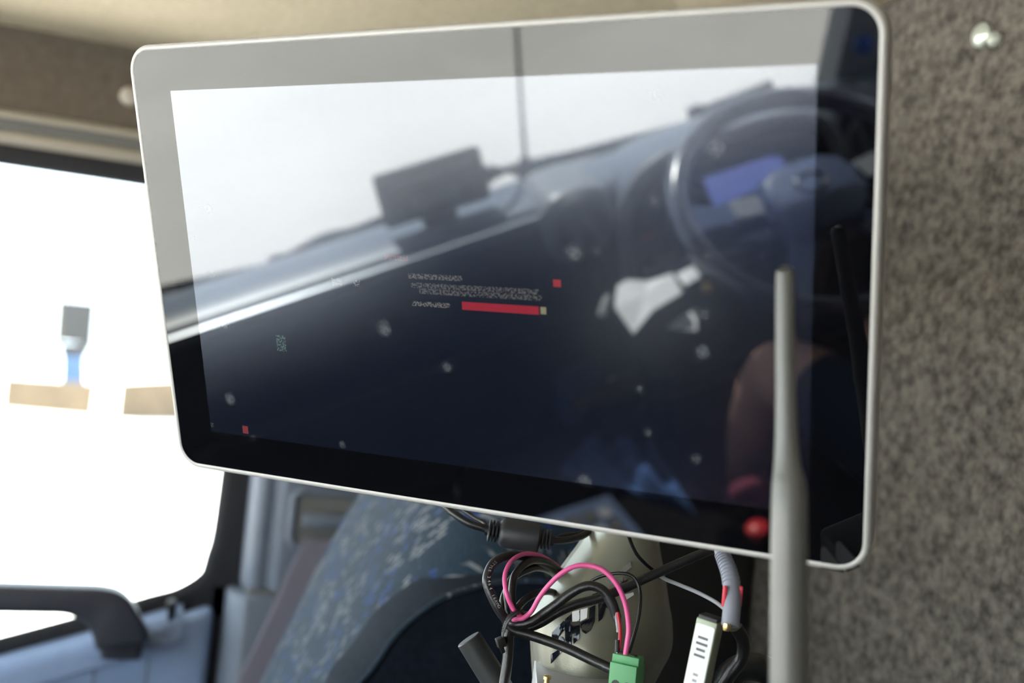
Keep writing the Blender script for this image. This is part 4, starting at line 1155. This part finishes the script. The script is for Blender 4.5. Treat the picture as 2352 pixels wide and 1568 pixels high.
# wipers outside the windscreen
def wiper(pts, label):
    t = tag(empty('wiper', pts[0]), label, 'wiper')
    a, b = Vector(pts[0]), Vector(pts[-1])
    d = (b - a)
    up = Vector((0, 0, 1))
    tube('wiper_arm', [Vector(p) + up * 0.0 for p in pts], 0.008, M['black'], t, n=4, rads=[0.011] + [0.008] * (len(pts) - 2) + [0.006], squash=(1, 0.6))
    tube('wiper_blade', [a + d * 0.25 + Vector((0, 0.012, 0.006)), b + d * 0.1 + Vector((0, 0.012, 0.006))], 0.007, M['rubber'], t, smooth_path=False, squash=(1.6, 0.6))
    lathe('wiper_pivot', [(-0.01, 0.018), (0.012, 0.018), (0.018, 0.012)], a, (0, -0.3, 1), M['black'], t, seg=20)


wiper([(-0.5812, -1.3100, 0.9075), (-0.4942, -1.3100, 0.9300), (-0.4401, -1.3100, 0.9258), (-0.3714, -1.3100, 0.9250)], 'black wiper arm left of the dash tablet')
wiper([(-0.1646, -1.3100, 0.9424), (-0.0919, -1.3100, 0.9460), (0.0799, -1.3100, 0.9293), (0.2492, -1.3100, 0.9166)], 'black wiper arm between tablet and steering wheel')
wiper([(-0.8187, -1.3100, 0.9307), (-0.7481, -1.3100, 0.9258), (-0.6700, -1.3100, 0.9156), (-0.6069, -1.3100, 0.9056)], 'black wiper arm at the far left of the windscreen')
wiper([(0.2995, -1.3300, 0.9269), (0.3396, -1.3300, 0.9332), (0.3991, -1.3300, 0.9356), (0.4509, -1.3300, 0.9349)], 'short black wiper end above the steering wheel')
ae = tag(empty('aerial_rod', (-0.05, -1.42, 0.90)), 'thin dark aerial rod standing before the windscreen', 'aerial')
tube('rod', [(-0.0455, -1.4200, 0.9047), (-0.0313, -1.4200, 1.0146), (-0.0123, -1.4200, 1.1507), (-0.0007, -1.4200, 1.2234)], 0.0045, M['black'], ae, rads=[0.005, 0.0045, 0.004, 0.0035])
lathe('rod_foot', [(-0.03, 0.02), (0, 0.018), (0.02, 0.007)], (-0.0460, -1.4200, 0.8972), (0, 0, 1), M['black'], ae)
# front cowl that carries wipers and aerial outside
cw = tag(empty('front_cowl', (-0.4, -1.4, 0.86)), 'dark outer cowl below the windscreen', 'cowl')
prism('cowl_panel', [(-1.356, 0.74), (-1.356, 0.862), (-1.37, 0.858), (-1.44, 0.80), (-1.50, 0.70), (-1.356, 0.70)], 'x', XR, XL, M['grey_trim'], cw, bev=0.004)

# papers tucked on the centre console
def sheet(name, pts, label, cat='paper', bend=0.0015, m=None):
    P = [Vector(p) for p in pts]
    n = len(P)
    c = sum(P, Vector()) / n
    nr = (P[1] - P[0]).cross(P[2] - P[0]).normalized()
    V = P + [c + nr * bend] + [p - nr * 0.0012 for p in P] + [c + nr * (bend - 0.0012)]
    F = [(i, (i + 1) % n, n) for i in range(n)] + [(n + 1 + (i + 1) % n, n + 1 + i, 2 * n + 1) for i in range(n)] + [(i, n + 1 + i, n + 1 + (i + 1) % n, (i + 1) % n) for i in range(n)]
    return tag(pyd(name, V, F, m or M['paper'], smooth=False), label, cat)


sheet('paper_sheet', [(-0.0836, -0.8800, 0.8726), (-0.0621, -0.8900, 0.8710), (-0.0230, -0.8950, 0.8519), (0.0212, -0.8950, 0.8509), (0.0102, -0.8400, 0.8422), (-0.0578, -0.8050, 0.8514), (-0.1127, -0.7600, 0.8511), (-0.1160, -0.8150, 0.8734)], 'largest white paper sheet on the console below the wheel')
sheet('paper_note', [(0.0242, -0.8900, 0.8495), (0.0594, -0.8950, 0.8513), (0.0577, -0.8650, 0.8449), (0.0214, -0.8500, 0.8467)], 'small white note right above the large sheet')
sheet('paper_scrap', [(-0.0248, -0.8400, 0.7885), (0.0118, -0.8550, 0.7901), (0.0404, -0.8600, 0.7914), (0.0101, -0.8000, 0.7900), (-0.0130, -0.8000, 0.7998)], 'torn white paper scrap below the large sheet')
sheet('paper_strip', [(-0.1313, -0.8650, 0.8404), (-0.1056, -0.8900, 0.8555), (-0.0910, -0.8950, 0.8545), (-0.1170, -0.8650, 0.8333)], 'narrow pale strip left of the large sheet', 'paper')
pm = tag(empty('clip_stand', (0.0, -0.98, 0.50)), 'dark clip stand holding the white papers', 'stand')
prism('clip_board', [(-0.955, 0.80), (-0.925, 0.81), (-0.83, 0.70), (-0.86, 0.68)], 'x', -0.075, 0.10, M['tunnel'], pm, bev=0.006)
prism('clip_foot', [(-0.95, 0.76), (-0.92, 0.74), (-0.92, 0.499), (-0.96, 0.499)], 'x', -0.045, -0.005, M['tunnel'], pm, bev=0.006)
tag(lathe('brass_knob', [(0, 0.008), (0.012, 0.009), (0.016, 0.006), (0.018, 0.0)], (0.0674, -0.8750, 0.8151), (0, 1, 0.3), M['gold'], seg=20), 'small brass knob under the steering wheel rim', 'knob')

# engine tunnel between the seats and what lies on it
en = tag(empty('engine_tunnel', (-0.2, -0.6, ZF)), 'black engine tunnel between the two seats', 'console')
prism('tunnel_cover', [(-0.44, ZF), (-0.40, 0.46), (-0.36, 0.495), (-0.04, 0.495), (0.0, 0.46), (0.02, ZF)], 'y', -1.10, 0.30, M['tunnel'], en, bev=0.01)
tube('knee_pad', [(-0.1552, -1.0200, 0.5633), (-0.0863, -1.0200, 0.5747), (0.0059, -1.0200, 0.5870), (0.1499, -1.0200, 0.5992)], 0.022, M['brown'], da, squash=(1.2, 0.8))
gl = tag(empty('gear_selector', (-0.1152, -1.1238, 0.5000)), 'blue-grey gear selector block on the tunnel', 'gear lever')
gc = Vector((-0.1152, -1.1238, 0.5000))
loft('selector_block', [[(gc.x + u * s, gc.y + v * s, z) for u, v in supere(0, 0, 0.046, 0.05, 4, 32)] for z, s in ((0.49, 1.1), (0.55, 1.0), (0.60, 0.95), (0.615, 0.86))], M['blue_pad'], gl)
lathe('selector_button', [(0, 0.013), (0.006, 0.013), (0.008, 0.009)], (-0.0470, -1.1040, 0.5350), (0, 0.5, 1), M['paper'], gl, seg=20)
# folded blue jacket: ridges of cloth
ja = tag(empty('folded_jacket', (-0.1, -0.9, 0.50)), 'folded blue jacket lying on the engine tunnel', 'jacket')
j4 = [Vector((-0.2373, -0.9456, 0.5150)), Vector((-0.0703, -0.7119, 0.5150)), Vector((-0.0487, -0.9271, 0.5150)), Vector((-0.1676, -0.9999, 0.5150))]
NJ, MJ = 46, 26
V = []
for i in range(NJ):
    for j in range(MJ):
        s, t = i / (NJ - 1), j / (MJ - 1)
        p = j4[0].lerp(j4[1], s).lerp(j4[3].lerp(j4[2], s), t)
        e = min(s, 1 - s, t, 1 - t)
        h = 0.03 * min(1, e * 7) ** 0.6
        h += 0.014 * math.sin(s * 17 + t * 5 + 0.8 * math.sin(t * 6)) * min(1, e * 9) + 0.006 * math.sin(s * 31 - t * 9)* min(1, e * 9)
        V.append(Vector((p.x, p.y, 0.497 + max(0.0, h))))
F = [(i * MJ + j, (i + 1) * MJ + j, (i + 1) * MJ + j + 1, i * MJ + j + 1) for i in range(NJ - 1) for j in range(MJ - 1)]
o = pyd('jacket_cloth', V, F, M['blue_cloth'], ja)
o.modifiers.new('t', 'SOLIDIFY').thickness = 0.003
# keypad panel
kp = tag(empty('blue_keypad', (-0.2298, -0.7743, 0.5000)), 'dark blue keypad lying nearest on the tunnel', 'keypad')
k4 = [Vector((-0.3208, -0.8376, 0.5100)), Vector((-0.1823, -0.8238, 0.5100)), Vector((-0.1731, -0.6583, 0.5100)), Vector((-0.3056, -0.6631, 0.5100))]


def kpt(s, t, h=0.0):
    p = k4[0].lerp(k4[1], s).lerp(k4[3].lerp(k4[2], s), t)
    return Vector((p.x, p.y, 0.51 + h))


def kbox(name, s0, s1, t0, t1, h0, h1, m, parent):
    V = [kpt(s, t, h) for h in (h0, h1) for s, t in ((s0, t0), (s1, t0), (s1, t1), (s0, t1))]
    return pyd(name, V, F6, m, parent, smooth=False)


kbox('keypad_body', 0, 1, 0, 1, -0.014, 0.004, M['blue_pad'], kp)
for i in range(4):
    for j in range(3):
        kbox('key', 0.12 + i * 0.2, 0.27 + i * 0.2, 0.18 + j * 0.25, 0.36 + j * 0.25, 0.003, 0.008, M['black'] if (i + j) % 3 else M['dash_mid'], kp)
rc = tag(empty('red_button', (-0.0181, -0.6014, 0.5050)), 'bright red round button on the tunnel edge', 'knob')  # round red cap on a black stem
lathe('knob_cap', [(0, 0.010), (0.012, 0.010), (0.016, 0.019), (0.026, 0.019), (0.031, 0.012), (0.032, 0)], (-0.0133, -0.6113, 0.4950), (0, 0, 1), M['red_plastic'], rc, seg=24)
lathe('knob_stem', [(0, 0.012), (0.004, 0.012), (0.005, 0.008)], (-0.0119, -0.6143, 0.4920), (0, 0, 1), M['black'], rc, seg=20)
tag(box('red_pouch', (-0.035, -0.025, 0), (0.035, 0.025, 0.028), mat('red_cloth', (0.10, 0.008, 0.025), 0.9, var=0.2), bev=0.01, seg=3, mtx=Matrix.Translation((0.0288, -0.7092, 0.4950)) @ Matrix.Rotation(0.5, 4, 'Z')), 'small dark red pouch beside the red button', 'pouch')

# ================================================================== driver seat and the photographer
ds = tag(empty('driver_seat', (0.27, -0.1, ZF)), 'dark driver seat the photographer sits on', 'seat')
loft('cushion', [[(u, v, z) for u, v in supere(0.29, -0.14, 0.245 - abs(z - 0.56) * 0.3, 0.27 - abs(z - 0.56) * 0.3, 4, 48)] for z in (0.47, 0.50, 0.56, 0.60, 0.625)], M['seat_dark'], ds)
loft('backrest', [[(u, v, z) for u, v in supere(0.29, y, hw, 0.075, 3, 40)] for z, y, hw in ((0.62, 0.16, 0.2), (0.7, 0.18, 0.235), (0.95, 0.235, 0.235), (1.15, 0.29, 0.21), (1.24, 0.315, 0.17), (1.27, 0.325, 0.12))], M['seat_dark'], ds)
box('pedestal', (0.10, -0.34, ZF), (0.48, 0.08, 0.48), M['black'], ds, bev=0.02)

pe = tag(empty('person', (0.28, -0.14, 0.62)), 'photographer in dark shirt and navy shorts with bare knees below the wheel', 'person')
J = [  # joint, radius, parent
    ((0.29, -0.12, 0.725), 0.125, None),        # 0 pelvis
    ((0.285, -0.07, 0.87), 0.120, 0),           # 1 waist
    ((0.275, -0.035, 1.03), 0.128, 1),          # 2 chest
    ((0.262, -0.035, 1.16), 0.115, 2),          # 3 upper chest
    ((0.25, -0.05, 1.27), 0.052, 3),            # 4 neck
    ((0.236, -0.070, 1.35), 0.060, 4),          # 5 jaw
    ((0.232, -0.072, 1.43), 0.082, 5),          # 6 head
    ((0.234, -0.070, 1.50), 0.068, 6),          # 7 crown
    ((0.18, -0.20, 0.715), 0.092, 0),           # 8 hip R
    ((0.13, -0.42, 0.745), 0.080, 8),           # 9 mid thigh R
    ((0.088, -0.60, 0.765), 0.064, 9),          # 10 above knee R
    ((0.078, -0.665, 0.762), 0.058, 10),        # 11 knee R
    ((0.083, -0.715, 0.70), 0.052, 11),         # 12 below knee
    ((0.09, -0.80, 0.55), 0.050, 12),           # 13 calf R
    ((0.10, -0.90, 0.33), 0.033, 13),           # 14 ankle R
    ((0.10, -0.925, 0.265), 0.036, 14),         # 15 heel
    ((0.10, -1.03, 0.245), 0.032, 15),          # 16 toes
    ((0.40, -0.20, 0.715), 0.092, 0),           # 17 hip L
    ((0.395, -0.44, 0.755), 0.080, 17),
    ((0.365, -0.63, 0.785), 0.064, 18),
    ((0.355, -0.70, 0.782), 0.058, 19),        # 20 knee L
    ((0.357, -0.755, 0.715), 0.052, 20),
    ((0.37, -0.83, 0.56), 0.050, 21),
    ((0.40, -0.90, 0.33), 0.033, 22),
    ((0.40, -0.925, 0.265), 0.036, 23),
    ((0.40, -1.03, 0.245), 0.032, 24),          # 25 toes L
    ((0.185, 0.075, 1.17), 0.058, 3),           # 26 shoulder R
    ((0.145, 0.15, 1.05), 0.046, 26),           # 27 upper arm R
    ((0.105, 0.165, 1.01), 0.042, 27),          # 28 elbow R
    ((0.100, 0.105, 1.20), 0.036, 28),          # 29 forearm R
    ((0.108, 0.060, 1.375), 0.026, 29),         # 30 wrist R
    ((0.104, 0.046, 1.415), 0.027, 30),         # 31 palm R
    ((0.34, -0.15, 1.17), 0.058, 3),            # 32 shoulder L
    ((0.30, -0.245, 1.08), 0.046, 32),
    ((0.245, -0.255, 1.04), 0.042, 33),         # 34 elbow L
    ((0.16, -0.16, 1.19), 0.036, 34),
    ((0.088, -0.072, 1.345), 0.026, 35),        # 36 wrist L
    ((0.068, -0.045, 1.382), 0.026, 36),        # 37 palm L
]
# fingers: right hand wraps the grip side, left hand cradles the lens from below
for base, tips in ((31, [((0.088, 0.052, 1.446), (0.068, 0.036, 1.452), (0.058, 0.022, 1.450)), ((0.085, 0.056, 1.430), (0.063, 0.040, 1.434), (0.054, 0.025, 1.432)),
                         ((0.084, 0.056, 1.413), (0.062, 0.040, 1.416), (0.054, 0.026, 1.414)), ((0.086, 0.054, 1.398), (0.066, 0.041, 1.400), (0.059, 0.029, 1.399)),
                         ((0.121, 0.034, 1.425), (0.128, 0.018, 1.440), (0.128, 0.006, 1.447))]),
                   (37, [((0.052, -0.036, 1.394), (0.040, -0.022, 1.404), (0.036, -0.004, 1.408)), ((0.060, -0.028, 1.390), (0.050, -0.010, 1.398), (0.046, 0.006, 1.405)),
                         ((0.070, -0.026, 1.388), (0.062, -0.007, 1.396), (0.058, 0.008, 1.404)), ((0.079, -0.028, 1.386), (0.073, -0.011, 1.393), (0.070, 0.002, 1.400)),
                         ((0.064, -0.060, 1.402), (0.056, -0.058, 1.424), (0.052, -0.050, 1.438))])):
    for tri in tips:
        par = base
        for k, p in enumerate(tri):
            J.append((p, (0.0098, 0.0088, 0.0075)[k], par))
            par = len(J) - 1
me = bpy.data.meshes.new('body')
me.from_pydata([j[0] for j in J], [(j[2], i) for i, j in enumerate(J) if j[2] is not None], [])
bo = bpy.data.objects.new('body', me)
COL.objects.link(bo)
bpy.context.view_layer.objects.active = bo
sk = bo.modifiers.new('skin', 'SKIN')
sk.use_smooth_shade = True
for i, j in enumerate(J):
    me.skin_vertices[0].data[i].radius = (j[1], j[1])
    me.skin_vertices[0].data[i].use_root = (i == 0)
me.skin_vertices[0].data[0].radius = (0.15, 0.12)
me.skin_vertices[0].data[2].radius = (0.15, 0.115)
me.skin_vertices[0].data[3].radius = (0.14, 0.10)
sb = bo.modifiers.new('sub', 'SUBSURF')
sb.levels = sb.render_levels = 2
dg = bpy.context.evaluated_depsgraph_get()
bm_ = bpy.data.meshes.new_from_object(bo.evaluated_get(dg))
bpy.data.objects.remove(bo)
bm_.name = 'body'
bm_.materials.clear()
for k in ('skin', 'shirt', 'shorts', 'shoe'):
    bm_.materials.append(M[k])
hip = Vector((0.29, -0.12, 0.725))
for p in bm_.polygons:
    c = p.center
    i = 0
    if c.y > -0.575 and c.z < 0.86 and c.z > 0.55:
        i = 2
    elif 0.86 <= c.z < 1.235:
        i = 1
        # bare forearms
        if c.x < 0.125 or (c.y > 0.13 and c.z < 1.03 and c.x < 0.13) or (c.y < -0.10 and c.x < 0.27):
            i = 0
    if c.z < 0.30:
        i = 3
    p.material_index = i
link('body', bm_, None, pe, smooth=True, angle=180)
HF = Vector((-0.944, 0.326, 0.04)).normalized()
HS = Vector((0, 0, 1)).cross(HF).normalized()
HC = Vector((0.232, -0.072, 1.435))
# hair cap
V, F = [], []
for i in range(13):
    for k in range(28):
        a, b = math.pi * 0.56 * i / 12, 2 * math.pi * k / 28
        d = HF * math.sin(a) * math.cos(b) * 0.103 + HS * math.sin(a) * math.sin(b) * 0.088 + Vector((0, 0, math.cos(a) * 0.112))
        lift = 0.04 * max(0, math.cos(b)) * (i / 12) ** 2
        V.append(HC + Vector((0, 0, 0.012 + lift)) + d - HF * 0.008)
for i in range(12):
    for k in range(28):
        l = (k + 1) % 28
        F.append((i * 28 + k, i * 28 + l, (i + 1) * 28 + l, (i + 1) * 28 + k))
ho = pyd('hair', V, F, M['hair'], pe, angle=180)
ho.modifiers.new('t', 'SOLIDIFY').thickness = -0.006
lathe('nose', [(0, 0.013), (0.012, 0.011), (0.022, 0.006), (0.025, 0.0)], HC + HF * 0.078 + Vector((0, 0, -0.012)), HF + Vector((0, 0, -0.35)), M['skin'], pe, seg=16, angle=80)
for s in (-1, 1):
    lathe('ear', [(-0.006, 0.016), (0.0, 0.024), (0.006, 0.022), (0.008, 0.012)], HC + HS * s * 0.083 + Vector((0, 0, -0.01)), HS * s - HF * 0.4, M['skin'], pe, seg=18, angle=80)
    lathe('eye', [(-0.004, 0.009), (0.0, 0.011), (0.004, 0.008), (0.006, 0.0)], HC + HF * 0.078 + HS * s * 0.031 + Vector((0, 0, 0.012)), HF, M['label'], pe, seg=16, angle=80)
tube('mouth', [HC + HF * 0.070 + HS * q * 0.02 + Vector((0, 0, -0.058 - 0.002 * abs(q))) for q in (-1, 0, 1)], 0.004, mat('lips', (0.42, 0.18, 0.15), 0.5), pe, seg=8, squash=(0.6, 1))
# camera in the hands, lens towards the monitor
pc = tag(empty('photo_camera', (0.094, -0.033, 1.40)), 'black camera held by the photographer', 'camera')
CB = Vector((0, 0, 1.45)) - HF * 0.105
MCB = Matrix(((HS.x, HF.x, 0, CB.x), (HS.y, HF.y, 0, CB.y), (0, 0, 1, CB.z), (0, 0, 0, 1)))
box('camera_body', (-0.065, -0.022, -0.045), (0.065, 0.02, 0.038), M['black'], pc, bev=0.008, mtx=MCB)
box('viewfinder_hump', (-0.025, -0.03, 0.034), (0.025, 0.018, 0.055), M['black'], pc, bev=0.008, mtx=MCB)
lathe('lens_barrel', [(0, 0.031), (0.02, 0.033), (0.05, 0.033), (0.055, 0.031), (0.055, 0.027), (0.05, 0.026)], CB + HF * 0.018, HF, M['black'], pc, seg=32)
